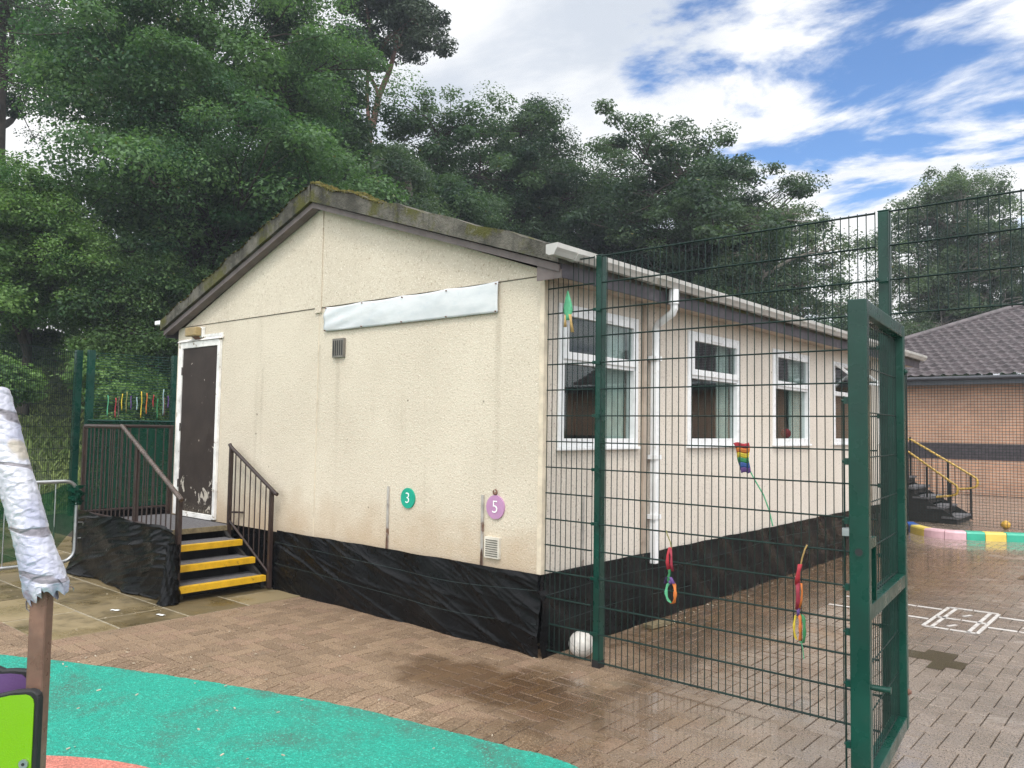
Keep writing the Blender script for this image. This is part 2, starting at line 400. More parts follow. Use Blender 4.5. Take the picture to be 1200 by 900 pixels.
M['grass'] = None
def grass_mat():
    m, nt, b = new_mat('rough_grass')
    at = nt.node('ShaderNodeAttribute', attribute_name='tint').outputs['Color']
    g = nt.node('ShaderNodeSeparateColor', ins={0: at}).outputs
    c = nt.mix(g[0], (.085,.135,.035), (.21,.26,.085))
    plug(nt, b, color=c, rough=.7, spec=.2); return m
M['grass'] = grass_mat()
M['earth'] = simple('bank_turf', (.060,.080,.028), .95, var=.4, scale=2, bump=.8, bscale=12, dirt=(.035,.05,.015))
M['farground'] = simple('wet_tarmac', (.062,.058,.055), .5, var=.25, scale=3, bump=.4, bscale=90)
M['bark'] = simple('dark_bark', (.038,.030,.024), .95, var=.35, scale=5, bump=.9, bscale=18)
M['pinebark'] = simple('reddish_pine_bark', (.125,.070,.052), .95, var=.35, scale=4, bump=.9, bscale=14)
M['birchbark'] = simple('pale_birch_bark', (.19,.17,.15), .9, var=.3, scale=5, bump=.5, dirt=(.05,.045,.04))

def leaf_mat(name, a, b_, tl=.40):
    m, nt, b = new_mat(name)
    at = nt.node('ShaderNodeAttribute', attribute_name='tint').outputs['Color']
    g = nt.node('ShaderNodeSeparateColor', ins={0: at}).outputs
    c = nt.mix(g[0], a, b_)
    c = nt.mix(nt.smooth(g[1], .992, 1.), c, (.13,.12,.04))
    plug(nt, b, color=c, rough=.5, spec=.3)
    t = nt.node('ShaderNodeBsdfTranslucent', ins={'Color': nt.mix(1., c, (1.3,1.5,.7), 'MULTIPLY')})
    mx = nt.node('ShaderNodeMixShader', ins={0: tl, 1: b.outputs[0], 2: t.outputs[0]})
    nt.l.new(mx.outputs[0], nt.n['Material Output'].inputs[0]); return m
L = {'syc': leaf_mat('sycamore_leaf', (.030,.080,.038), (.130,.225,.095)),
     'oak': leaf_mat('oak_leaf', (.024,.058,.035), (.092,.150,.078)),
     'oak_backlit': leaf_mat('backlit_oak_leaf', (.020,.046,.031), (.078,.122,.068)),  # darkness of the backlit crowns put into the leaf colour
     'pine': leaf_mat('pine_needle', (.022,.042,.028), (.065,.092,.056), .1),
     'birch': leaf_mat('birch_leaf', (.034,.066,.045), (.110,.155,.090)),
     'light': leaf_mat('fresh_green_leaf', (.040,.105,.034), (.165,.270,.085)),
     'under': leaf_mat('understorey_leaf', (.028,.072,.028), (.115,.190,.066))}

def flag_mat(name, col, rough=.65): return simple(name, col, rough, var=.15, scale=40)
COLS = {'red': (.50,.012,.03), 'orange': (.75,.20,.02), 'yellow': (.78,.60,.03), 'green': (.03,.28,.09), 'blue': (.03,.10,.36),
        'violet': (.13,.05,.25), 'tan': (.55,.36,.12), 'mint': (.10,.48,.24), 'crimson': (.36,.01,.04), 'olive': (.30,.28,.07), 'paleblue': (.38,.55,.58), 'brown': (.13,.07,.06)}
for k, v in COLS.items(): M['f_'+k] = flag_mat('cloth_'+k, tuple(x*.72+.012 for x in v))
for k, v in {'kblue': (.015,.08,.33), 'kyellow': (.66,.50,.10), 'kpink': (.62,.40,.44), 'kgreen': (.03,.36,.24)}.items():
    M[k] = simple('kerb_paint_'+k[1:], v, .45, var=.08, scale=9, dirt=(.26,.22,.20), dirt_scale=7, dirt_lo=.64)
M['hopwhite'] = simple('worn_white_line', (.50,.475,.45), .5, var=.15, scale=14, dirt=(.33,.28,.25), dirt_scale=10, dirt_lo=.52, dirt_hi=.66)
M['yrail'] = simple('yellow_handrail', (.52,.33,.06), .4, var=.2, scale=12, dirt=(.20,.13,.05), dirt_scale=14)
M['litter'] = simple('pale_scraps', (.40,.35,.27), .8)
def puddle_mat():
    m, nt, b = new_mat('puddle_water')
    plug(nt, b, color=(.085,.066,.042), rough=.06, spec=.6, normal=nt.bump(nt.noise(3.5, 2), .03, .02)); return m
M['puddle'] = puddle_mat()

# ------------------------------------------------------------------ numpy mesh from quads
def mesh_np(name, V, F, m, tint=None, parent=None, origin=None, smooth=False):
    V = np.asarray(V, dtype=np.float32); F = np.asarray(F, dtype=np.int32)
    o = Vector(origin) if origin is not None else (ORG[parent.name] if parent else Vector((0,0,0)))
    V = V - np.array(o, dtype=np.float32)
    k = F.shape[1]
    me = bpy.data.meshes.new(name)
    me.vertices.add(len(V)); me.vertices.foreach_set('co', V.ravel())
    me.loops.add(F.size); me.loops.foreach_set('vertex_index', F.ravel())
    me.polygons.add(len(F))
    me.polygons.foreach_set('loop_start', np.arange(0, F.size, k, dtype=np.int32))
    me.polygons.foreach_set('loop_total', np.full(len(F), k, dtype=np.int32))
    me.polygons.foreach_set('use_smooth', np.full(len(F), bool(smooth)))
    me.update(calc_edges=True)
    if tint is not None:
        a = me.attributes.new('tint', 'FLOAT_COLOR', 'POINT')
        t = np.ones((len(V), 4), dtype=np.float32); t[:, :tint.shape[1]] = tint
        a.data.foreach_set('color', t.ravel())
    if isinstance(m, bpy.types.Material): me.materials.append(m)
    ob = bpy.data.objects.new(name, me); COL.objects.link(ob)
    if parent: ob.parent = parent
    else: ob.location = o
    ORG[ob.name] = o
    return ob

# ------------------------------------------------------------------ camera, light, sky
CX, CY, CZ = 3.8822, -4.8946, 1.75
f = Vector((-0.65079299, 0.75723733, 0.05531828)); rr = Vector((0.75886279, 0.65107009, 0.01532967)); uu = Vector((0.02440788, -0.05195543, 0.99835108))
cd = bpy.data.cameras.new('camera'); cam = bpy.data.objects.new('camera', cd); COL.objects.link(cam)
cam.matrix_world = Matrix(((rr.x, uu.x, -f.x, CX), (rr.y, uu.y, -f.y, CY), (rr.z, uu.z, -f.z, CZ), (0,0,0,1)))
cd.sensor_width = 36; cd.lens = 929.58/1200*36; cd.clip_end = 2000; cd.clip_start = .05
scene.camera = cam

SUN = Vector((.42, -.52, .95)).normalized()
el = math.asin(SUN.z); az = math.atan2(SUN.x, SUN.y)
sd = bpy.data.lights.new('sun', 'SUN'); sd.energy = 1.4; sd.angle = R(13); sd.color = (1, .95, .87)
so = bpy.data.objects.new('sun', sd); COL.objects.link(so)
so.rotation_euler = (-SUN).to_track_quat('-Z', 'Y').to_euler(); so.location = SUN*40

w = bpy.data.worlds.new('World'); scene.world = w; w.use_nodes = True
nt = NT(w.node_tree); bg = nt.n['Background']
sky = nt.node('ShaderNodeTexSky', sky_type='NISHITA', sun_disc=False, sun_elevation=el, sun_rotation=az, altitude=60, air_density=1.0, dust_density=.3, ozone_density=3.5)
nt.l.new(nt.mix(1., sky.outputs[0], (.72,.98,1.22), 'MULTIPLY'), bg.inputs[0]); bg.inputs[1].default_value = .11
d = nt.node('ShaderNodeTexCoord').outputs['Generated']
dn = nt.node('ShaderNodeVectorMath', operation='NORMALIZE', ins={0: d}).outputs[0]
sp = nt.node('ShaderNodeSeparateXYZ', ins={0: dn}).outputs
den = nt.math('ADD', nt.math('MAXIMUM', sp[2], 0.), .10)
uvw = nt.node('ShaderNodeCombineXYZ', ins={0: nt.math('DIVIDE', sp[0], den), 1: nt.math('DIVIDE', sp[1], den), 2: 0.}).outputs[0]
def dirdot(v):
    return nt.node('ShaderNodeVectorMath', operation='DOT_PRODUCT', ins={0: dn, 1: tuple(Vector(v).normalized())}).outputs['Value']
mp = nt.node('ShaderNodeMapping', ins={'Vector': uvw, 'Rotation': (0,0,R(28)), 'Scale': (1.0, 1.35, 1)}).outputs[0]
n1 = nt.noise(1.55, 10, .60, mp, .35)
n2 = nt.noise(.75, 6, .55, mp, .3)
blue = nt.math('MAXIMUM', nt.smooth(dirdot((-0.20, 1.06, .37)), .925, .99), nt.math('MULTIPLY', nt.smooth(dirdot((-.485, .866, .52)), .991, .9988), 1.15))
cov = nt.math('ADD', n1, nt.math('MULTIPLY', blue, -.25)); cov = nt.math('ADD', cov, nt.smooth(sp[2], .34, .20, .235, .40))
mask = nt.smooth(cov, .42, .55)
shade = nt.math('MULTIPLY', nt.smooth(n2, .42, .60), nt.smooth(n1, .40, .62, .35, 1.))
glow = nt.math('ADD', 1., nt.math('MULTIPLY', nt.smooth(dirdot(SUN), .1, .95), 1.5))
cc = nt.mix(shade, (1.,1.,1.), (.60,.65,.73))
bg2 = nt.node('ShaderNodeBackground', ins={0: cc, 1: nt.math('MULTIPLY', glow, .84)})
mx = nt.node('ShaderNodeMixShader', ins={0: mask, 1: bg.outputs[0], 2: bg2.outputs[0]})
nt.l.new(mx.outputs[0], nt.n['World Output'].inputs[0])

vs = scene.view_settings
scene.display_settings.display_device = 'sRGB'
vs.view_transform = 'Standard'; vs.look = 'None'; vs.gamma = 1; vs.use_curve_mapping = False; vs.exposure = .47

# ------------------------------------------------------------------ ground
rng = np.random.default_rng(7)
def hgt(x, y):
    t = np.clip((-x - 12.9)/13., 0, 1); t = t*t*(3-2*t)
    b = np.clip((y - 26)/25., 0, 1); b = b*b*(3-2*b)
    return 3.9*t*np.clip((y+14)/6, 0, 1) + 1.5*b*(1-t)
xs = np.concatenate([[-110,-80], np.arange(-60, 40.1, 2.), [60,80]])
ys = np.concatenate([[-60,-45], np.arange(-30, 90.1, 2.), [105,120]])
# keep the yard sheet out of the joints: the terrain sheet lies 30 mm under it
P = [[(x, y, float(hgt(x, y)) - .03) for y in ys] for x in xs]
g = MB(); g.grid(P); tag(g.build('ground', M['earth']), kind='structure')
g = MB(); g.box((-12.9,-8,-.025), (20,30,-.012)); tag(g.build('yard_base', M['joint']), kind='structure')

# green play surface edge (front kerb line of the wet-pour)
EDGE = [(-9,-5.2), (-6,-3.95), (-4.2,-3.27), (-2.91,-2.80), (-2.5,-2.60), (-1.86,-2.32), (-1.1,-2.03), (-.2,-1.74), (.44,-1.61), (1.02,-1.51), (1.39,-1.47), (2.2,-1.62), (2.9,-2.1), (3.4,-2.9), (3.7,-4.), (3.8,-7.5)]
def catmull(pts, n=8):
    out = []
    P = [pts[0]] + list(pts) + [pts[-1]]
    for i in range(1, len(P)-2):
        p0, p1, p2, p3 = [np.array(q, float) for q in P[i-1:i+3]]
        for k in range(n):
            t = k/n
            out.append(tuple(.5*((2*p1)+(-p0+p2)*t+(2*p0-5*p1+4*p2-p3)*t*t+(-p0+3*p1-3*p2+p3)*t**3)))
    out.append(tuple(pts[-1])); return out
edge = catmull(EDGE, 40)
_r = random.Random(8); edge = [(x+_r.gauss(0,.0018), y+_r.gauss(0,.0022)+.005*math.sin(x*23)*math.sin(x*7)) for x, y in edge]
edge_smooth = catmull(EDGE, 6)
E_ = np.array(edge_smooth)
def inside_green(x, y, off=0.):
    """below the edge line (towards the camera), off grows the area outward"""
    seg = E_[1:]-E_[:-1]; L2 = (seg**2).sum(1)
    d = np.array([x, y]) - E_[:-1]; t = np.clip((d*seg).sum(1)/L2, 0, 1)
    q = d - seg*t[:, None]; dist = np.sqrt((q**2).sum(1)); i = int(np.argmin(dist))
    side = seg[i][0]*d[i][1]-seg[i][1]*d[i][0]
    return (side < 0) or dist[i] < off
def blocks():
    V = []; F = []; T = []
    a = .11
    def put(cx, cy, hx, hy, ang=0., dz=0.):
        g_ = .0033; c = .0022
        z = dz + rng.normal(0, .0008); tx, ty = rng.normal(0, .0022, 2)
        ca, sa = math.cos(ang), math.sin(ang); n = len(V)
        for (ix, zz) in ((c, 0.), (0., -.0042)):
            for (sx, sy) in ((-1,-1),(1,-1),(1,1),(-1,1)):
                lx = sx*(hx-g_-ix); ly = sy*(hy-g_-ix)
                V.append((cx+lx*ca-ly*sa, cy+lx*sa+ly*ca, z+zz+tx*lx+ty*ly))
        for (sx, sy) in ((-1,-1),(1,-1),(1,1),(-1,1)):
            lx = sx*(hx-g_); ly = sy*(hy-g_); V.append((cx+lx*ca-ly*sa, cy+lx*sa+ly*ca, -.02))
        F.append((n, n+1, n+2, n+3))
        for k in range(4):
            F.append((n+k, n+4+k, n+4+(k+1)%4, n+(k+1)%4))
            F.append((n+4+k, n+8+k, n+8+(k+1)%4, n+4+(k+1)%4))
        t = (rng.random(), rng.random(), rng.random()); T.extend([t]*12)
    x0, x1, y0, y1 = -9.0, 9.5, -5.2, 21.6
    for j in range(int(y0/a)-2, int(y1/a)+2):
        for k in range(int((x0/a-j)/4)-2, int((x1/a-j)/4)+2):
            for (cx, cy, hx, hy) in (((4*k+j+1)*a, (j+.5)*a, a, a/2), ((4*k+j+3.5)*a, (j+1)*a, a/2, a)):
                if not (x0 < cx < x1 and y0 < cy < y1): continue
                if cx < -3.0 and cy > 11.: continue
                if cx < -3.13 and -2.40 < cy < .2: continue
                if -6.4 < cx < -.12 and .15 < cy < 10.: continue
                if cx < -6. and cy > .1: continue
                if cy > 11.3 and cx > 7: continue
                if cy < -1.2 and inside_green(cx, cy, .05): continue
                put(cx, cy, hx, hy)
    # soldier course along the rubber edge
    acc = 0.; want = 0.
    for i in range(len(edge_smooth)-1):
        p = np.array(edge_smooth[i]); q = np.array(edge_smooth[i+1]); sl = np.linalg.norm(q-p)
        while want <= acc+sl:
            t = (want-acc)/sl; c = p+(q-p)*t; dd = (q-p)/sl; nrm = np.array([-dd[1], dd[0]])
            c = c + nrm*.10
            if c[1] > -5.2 and c[0] > -9: put(c[0], c[1], a/2, .11, math.atan2(dd[1], dd[0]), .0045)
            want += a
        acc += sl
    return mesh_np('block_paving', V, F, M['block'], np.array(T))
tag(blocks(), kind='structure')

# flagstones by the steps
def slabs():
    V = []; F = []; T = []
    rows = [(-2.47,-1.86), (-1.86,-1.25), (-1.25,-.64), (-.64,-.03)]
    for i, (y0, y1) in enumerate(rows):
        x = -3.06
        while x > -12.6:
            wd = .915 if True else .6
            if i % 2 and x == -3.06: wd = .46
            xa, xb = x-wd, x; n = len(V); z = .006 + rng.normal(0, .0012); t = rng.normal(0, .002)
            for (cc_, zz) in ((.006, 0), (.0, -.02)):
                V += [(xa+.007+cc_, y0+.007+cc_, z+zz-t), (xb-.007-cc_, y0+.007+cc_, z+zz+t), (xb-.007-cc_, y1-.007-cc_, z+zz+t), (xa+.007+cc_, y1-.007-cc_, z+zz-t)]
            F.append((n, n+1, n+2, n+3))
            for k in range(4): F.append((n+k, n+4+k, n+4+(k+1)%4, n+(k+1)%4))
            T.extend([(rng.random(), rng.random(), 0)]*8)
            x -= wd
    return mesh_np('flagstone_paving', V, F, M['slab'], np.array(T))
tag(slabs(), kind='structure')
g = MB(); g.box((-12.6,-2.46,-.011), (-3.07,-.03,.0015)); tag(g.build('flagstone_bed', M['slabjoint']), kind='structure')

# wet-pour rubber
poly = [(x, y) for x, y in edge]
def sheet(name, poly2, z, thick, m):
    s = MB(); s.prism([(x, y, z-thick) for x, y in poly2], (0,0,thick)); o = s.build(name, m); tag(o, kind='structure'); return o
sheet('rubber_surface', [(-9,-7.5)] + poly, .009, .02, M['turq'])
SAL = [(.33 + 1.6*math.cos(t), -4.48 + 1.6*math.sin(t)) for t in np.linspace(0, 2*math.pi, 72, endpoint=False)]
sheet('salmon_rubber_circle', SAL, .0125, .02, M['salmon'])

# puddles and hopscotch
def blob(name, pts, z=.0035):
    s = MB(); c = pts; s.prism([(x, y, z-.003) for x, y in c], (0,0,.003)); tag(s.build(name, M['puddle']), kind='structure')
blob('puddle', [(1.98,1.87),(2.09,1.87),(2.09,1.98),(2.31,1.98),(2.31,1.76),(2.42,1.76),(2.42,1.87),(2.53,1.87),(2.53,2.09),(2.42,2.09),(2.42,2.31),(2.2,2.31),(2.2,2.2),(1.98,2.2)])
blob('puddle', [(2.2,6.6),(2.42,6.6),(2.42,6.49),(2.64,6.49),(2.64,6.71),(2.75,6.71),(2.75,6.82),(2.42,6.82),(2.42,6.93),(2.2,6.93)])
hop = MB()
def line(p, q, wd=.05):
    p = Vector((p[0], p[1], 0)); q = Vector((q[0], q[1], 0)); dd = (q-p).normalized(); s = Vector((-dd.y, dd.x, 0))*wd/2
    # broken by the paving joints
    Ln = (q-p).length; k = max(1, int(Ln/.22)); 
    for i in range(k):
        a = p + (q-p)*(i/k) + dd*.006; b = p + (q-p)*((i+1)/k) - dd*.006
        hop.prism([(v.x, v.y, .0015) for v in (a-s, b-s, b+s, a+s)], (0,0,.002))
# court square (two squares wide) and the single lane either side, running along +x-ish
for y in (3.17, 3.65, 4.20): line((1.95,y), (2.39,y+.02))
for x in (1.955, 2.025, 2.32, 2.39): line((x,3.17), (x,4.21), .032)
for y in (3.50, 4.04): line((1.0,y-.02), (1.93,y)); line((2.41,y+.02), (3.6,y+.06))
for x in (1.45, 2.95): line((x,3.50), (x,4.04))
for (x, y) in ((2.13,3.36), (2.15,3.90), (2.66,3.75)): line((x,y-.06), (x+.05,y+.07), .03)
tag(hop.build('hopscotch_markings', M['hopwhite']), kind='structure')

# ------------------------------------------------------------------ the classroom
XL, YB = -5.98, 10.18; ZF, ZT = .595, 2.965; RX, RZ = -2.97, 4.235
B = thing('classroom_building', (0,0,0), 'cream pebbledash prefab classroom with mossy low pitched roof and black plastic skirt', 'classroom')
def plane_wall(axis, at, lo, hi, zlo, zhi, holes, thick, s):
    """wall sheet with rectangular holes; faces +axis side at 'at', thickness towards -axis"""
    us = sorted({lo, hi, *[h[0] for h in holes], *[h[1] for h in holes]}); zs = sorted({zlo, zhi, *[h[2] for h in holes], *[h[3] for h in holes]})
    def pt(u, z, d): return (at-d, u, z) if axis == 'x' else (u, at+d, z)
    for i in range(len(us)-1):
        for j in range(len(zs)-1):
            um, zm = (us[i]+us[i+1])/2, (zs[j]+zs[j+1])/2
            if any(h[0] < um < h[1] and h[2] < zm < h[3] for h in holes): continue
            for d_ in (0, thick): s.add([pt(us[i],zs[j],d_), pt(us[i+1],zs[j],d_), pt(us[i+1],zs[j+1],d_), pt(us[i],zs[j+1],d_)], [(0,1,2,3)])
    for (a, b, c, d_) in list(holes) + [(lo, hi, zlo, zhi)]:
        q = [(a,c),(b,c),(b,d_),(a,d_)]
        for k in range(4):
            (u0,z0), (u1,z1) = q[k], q[(k+1)%4]
            s.add([pt(u0,z0,0), pt(u1,z1,0), pt(u1,z1,thick), pt(u0,z0,thick)], [(0,1,2,3)])
WY = [.19, 2.345, 4.49, 6.62, 8.76]; WW = 1.2; WZ0, WZ1 = 1.60, 2.77
s = MB(); plane_wall('x', 0, .002, YB, ZF, 2.985, [(y+.03, y+WW-.03, WZ0+.03, WZ1-.03) for y in WY], .14, s); s.build('long_wall', M['long'], B)
# gable: lower field and the slightly proud upper field
s = MB(); s.box((XL, .0, ZF), (-.003, .12, ZT)); s.build('gable_wall', M['gable'], B)
def zroof(x): return 4.03 - (x-RX)*.345 if x > RX else 4.03 - (RX-x)*.376
s = MB(); s.prism([(-5.80,-.009,ZT), (-.003,-.009,ZT), (-.003,-.009,zroof(0)), (RX,-.009,4.03)], (0,.12,0)); s.build('upper_gable', M['gable'], B)
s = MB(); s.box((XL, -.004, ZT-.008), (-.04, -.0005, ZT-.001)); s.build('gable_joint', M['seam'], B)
s = MB(); s.box((RX-.055, -.021, ZT-.055), (RX+.045, -.0095, 3.985)); s.build('cover_strip', M['gable'], B)
s = MB(); s.box((RX-.006, -.003, ZF+.004), (RX+.006, .0, ZT-.056)); s.build('panel_seam', M['trimcream'], B)
s = MB(); s.prism([(x_,y_,ZF-.004) for x_,y_ in ((-.035,-.0095),(.010,-.0095),(.010,.05),(.0008,.05),(.0008,-.0008),(-.035,-.0008))], (0,0,ZT+.012-ZF)); s.build('corner_trim', M['trimcream'], B)
s = MB(); s.box((XL, .12, ZF), (XL+.12, YB, 2.98)); s.build('left_wall', M['gable'], B)
s = MB(); s.box((XL+.12, YB-.12, ZF), (-.14, YB, 2.98)); s.prism([(-5.74,YB-.12,2.985), (-.003,YB-.12,2.985), (-.003,YB-.12,zroof(0)), (RX,YB-.12,4.03)], (0,.12,0)); s.build('rear_wall', M['gable'], B)
s = MB(); s.box((XL+.12,.12,ZF-.02), (-.14,YB-.12,ZF+.05)); s.build('floor', M['carpet'], B)
s = MB(); s.box((XL+.121,.121,2.90), (-.141,YB-.121,2.93)); s.build('ceiling', M['interior'], B)
s = MB(); s.box((-4.2,.125,.66), (-4.1,YB-.125,2.89)); s.build('partition', M['brick_mirrored'], B)
for y in (1.55, 3.9, 6.0):
    s = MB(); s.box((-4.085, y, .66), (-4.05, y+.8, 2.2)); s.build('inner_door', M['darktimber'], B)
# steel straps on the lower gable, with rust
for x in (-1.815, -.62):
    s = MB(); s.box((x-.013, -.012, ZF-.03), (x+.013, -.0005, 1.19)); st_ = s.build('steel_strap', M['strap'], B); s = MB(); s.prism([(x-.019,-.0135,ZF-.05),(x+.019,-.0135,ZF-.05),(x+.015,-.0135,ZF+.10),(x+.004,-.0135,ZF+.16),(x-.011,-.0135,ZF+.12)], (0,.0012,0)); s.build('rusted_foot', M['rustdark'], st_)
for y in (.55,):
    s = MB(); s.box((.0005, y-.013, ZF-.02), (.010, y+.013, 1.2)); s.build('steel_strap', M['strap'], B)
# vents
s = MB(); s.box((-2.70,-.03,2.43), (-2.52,-.0005,2.62)); v = s.build('air_vent', M['grey_vent'], B)
s = MB()
for k in range(5): s.box((-2.685+.034*k, -.033, 2.45), (-2.67+.034*k, -.0305, 2.60))
s.build('vent_slots', M['ventslot'], v)
s = MB(); s.box((-.575,-.028,.685), (-.415,-.0005,.855)); v = s.build('air_vent', M['lowvent'], B)
s = MB()
for k in range(8): s.box((-.56, -.031, .70+.018*k), (-.43, -.0285, .709+.018*k))
s.build('vent_slots', M['grey_vent'], v)
# roof: two slabs with ragged mossy verge
def roof_slab():
    s = MB(); y0, y1 = -.16, YB+.17
    def wob(y, a, k): return .008*math.sin(y*k+a)+.005*math.sin(y*2.7*k+a*2)
    for side in (1, -1):
        xe = .255 if side > 0 else -6.16; ze = 3.145 if side > 0 else 3.065
        # profile ring around (top, outer edge, underside) at each end of the run
        pr = [(RX, RZ), (xe, ze), (xe, ze-.135), (RX, RZ-.185)]
        n = 26
        for i in range(n):
            t0, t1 = i/n, (i+1)/n
            def P(t, top): 
                x = RX+(xe-RX)*t; zt = RZ+(ze-RZ)*t; th = .185-.05*t
                if top: zt += .012*math.sin(31*t+side)+.007*math.sin(77*t)
                return x, zt if top else zt-th
            (xa, za), (xb, zb) = P(t0,1), P(t1,1); (_, zc), (_, zd) = P(t0,0), P(t1,0)
            ya = y0+.007*math.sin(17*t0*3+side); yb = y0+.007*math.sin(17*t1*3+side)
            s.add([(xa,ya,za),(xb,yb,zb),(xb,y1,zb),(xa,y1,za)], [(0,1,2,3)])
            s.add([(xa,ya,za),(xb,yb,zb),(xb,y0,zd),(xa,y0,zc)], [(0,3,2,1)])
            s.add([(xa,y0,zc),(xb,y0,zd),(xb,y1,zd),(xa,y1,zc)], [(0,3,2,1)])
            s.add([(xa,y1,za),(xb,y1,zb),(xb,y1,zd),(xa,y1,zc)], [(0,1,2,3)])
        s.add([(xe,y0,ze),(xe,y1,ze),(xe,y1,ze-.135),(xe,y0,ze-.135)], [(0,1,2,3)])
    return s.build('roof', M['verge'], B)
roof = roof_slab()
s = MB()
for side, t0_, t1_ in ((1, .0, .36), (-1, .0, .95)):
    xe, ze = (.255, 3.145) if side > 0 else (-6.16, 3.065); P = []
    for k in range(420):
        q = t0_+(t1_-t0_)*k/419; a = k*.31
        lump = .5*math.sin(a*.23+side)+.35*math.sin(a*.61+2)+.3*math.sin(a*1.37)+.25*math.sin(a*2.9+1)
        hgt_ = (.012+.013*lump)*(1 if side > 0 else .75)*min(1, (1-k/419)*4+.1)
        P.append([(RX+(xe-RX)*q, -.172+.010*math.sin(a*1.7)+w_*.26, RZ+(ze-RZ)*q+.012*math.sin(31*q+side)-.014+max(-.01, hgt_+.010*math.sin(a*3.1+w_*17)+.006*math.sin(a*5+w_*40))*math.sin(math.pi*(.12+.82*w_))*1.6) for w_ in np.linspace(0, 1, 9)])
    s.grid(P)
s.build('moss', M['moss'], roof)
s = MB()
for side in (1, -1):
    xe = .235 if side > 0 else -6.13; ze = 3.145-.135 if side > 0 else 3.065-.135
    s.prism([(RX, -.125, RZ-.188), (xe, -.125, ze-.004), (xe, -.125, ze-.062), (RX, -.125, RZ-.246)], (0, .022, 0))
s.build('barge_board', M['soffit'], B)
s = MB()
for side in (1, -1):
    xe = .22 if side > 0 else -6.1; ze = 3.145-.14 if side > 0 else 3.065-.14
    s.prism([(RX, -.102, RZ-.222), (xe, -.102, ze-.03), (xe, -.102, ze-.045), (RX, -.102, RZ-.237)], (0, .085, 0))
s.build('verge_soffit', M['soffit'], B)
s = MB(); s.box((.232,-.10,2.905), (.252,YB+.12,3.045)); s.build('fascia', M['fascia'], B)
s = MB(); s.box((.011,-.10,2.930), (.231,YB+.12,2.945)); s.build('eave_soffit', M['soffit_long'], B)
s = MB(); s.prism([(.0115,-.112,2.90),(.25,-.112,2.90),(.25,-.112,2.965),(.0115,-.112,3.03)], (0,.011,0)); s.build('eave_end_board', M['soffit'], B)
s = MB(); s.box((-6.13,-.10,2.84), (-6.11,YB+.12,2.99)); s.build('fascia', M['fascia'], B)
# gutter: ogee box section, open at the top
prof = [(.258,3.115), (.258,3.050), (.285,3.034), (.332,3.034), (.349,3.062), (.366,3.083), (.366,3.120), (.360,3.120), (.360,3.087), (.343,3.066), (.328,3.040), (.287,3.040), (.265,3.054), (.265,3.115)]
s = MB(); s.prism([(x, -.31, z) for x, z in prof], (0, YB+.5, 0)); gt = s.build('gutter', M['gutter'], B)
s = MB(); s.prism([(x, -.316, z) for x, z in prof[:7]], (0, .006, 0)); s.build('stop_end', M['gutter'], gt)
for k in range(9):
    y = -.06+1.15*k; s = MB()
    s.prism([(x+(.006 if x > .3 else 0), y, z-.006) for x, z in prof[1:7]], (0, .05, 0)); s.build('gutter_bracket', M['gutter'], gt)
# downpipe with swan neck
s = MB()
s.tube([(.315,1.505,3.03), (.315,1.505,2.90)], .050, 14); s.tube([(.315,1.505,2.92), (.315,1.507,2.86), (.295,1.515,2.82), (.11,1.585,2.745), (.07,1.60,2.70), (.068,1.60,2.42)], .036, 14)
s.box((.035,1.567,.52), (.101,1.633,2.44)); dp = s.build('downpipe', M['white'], B, bevel=.006)
for z in (2.42, 1.5, .95):
    s = MB(); s.box((.011, 1.547, z-.02), (.109, 1.653, z+.02)); s.build('pipe_clip', M['white'], dp)
s = MB(); s.box((.0005,1.455,ZF), (.034,1.525,2.9)); s.build('module_cover_strip', M['tanpipe'], B)
s = MB(); s.box((.0005,8.3,ZF), (.02,8.36,2.9)); s.build('module_cover_strip', M['tanpipe'], B)
# windows
def frame(s, x0, x1, y0, y1, z0, z1, wd):
    s.box((x0,y0,z0),(x1,y0+wd,z1)); s.box((x0,y1-wd,z0),(x1,y1,z1)); s.box((x0,y0+wd,z0),(x1,y1-wd,z0+wd)); s.box((x0,y0+wd,z1-wd),(x1,y1-wd,z1))
for i, y in enumerate(WY):
    y1 = y+WW; s = MB(); frame(s, -.07, .016, y, y1, WZ0, WZ1, .07); s.box((-.07,y+.07,2.285),(.014,y1-.07,2.345)); wn = s.build('window', M['white'], B, bevel=.004)
    s = MB(); s.box((-.02, y-.015, WZ0-.026), (.040, y1+.015, WZ0-.001)); s.build('sill', M['white'], wn, bevel=.005)
    s = MB(); s.box((-.035,y+.072,WZ0+.072),(-.029,y1-.072,2.283)); s.build('pane', M['glass'], wn)
    # top-hung vent sash
    zb, zt = 2.347, WZ1-.072
    s = MB(); frame(s, -.02, .032, y+.045, y1-.045, zb-.03, zt+.035, .062); s.box((.032,y+.45,zt-.008),(.044,y+.75,zt+.012)); sash = s.build('vent_sash', M['white'], wn, bevel=.004)
    s = MB(); s.box((-.002,y+.106,zb+.032),(.004,y1-.106,zt-.027)); s.build('vent_pane', M['glass'] if i != 9 else M['frosted'], wn)
    if i == 3:
        # this vent stands open: swing both pieces out about the head
        hz = zt+.035
        for o in (sash, bpy.data.objects[wn.children[-1].name]):
            for v in o.data.vertices:
                zz = v.co.z-hz; xx = v.co.x; a = R(30)
                v.co.z = hz+zz*math.cos(a)+xx*math.sin(a)*.2; v.co.x = xx*math.cos(a)-zz*math.sin(a)+.01
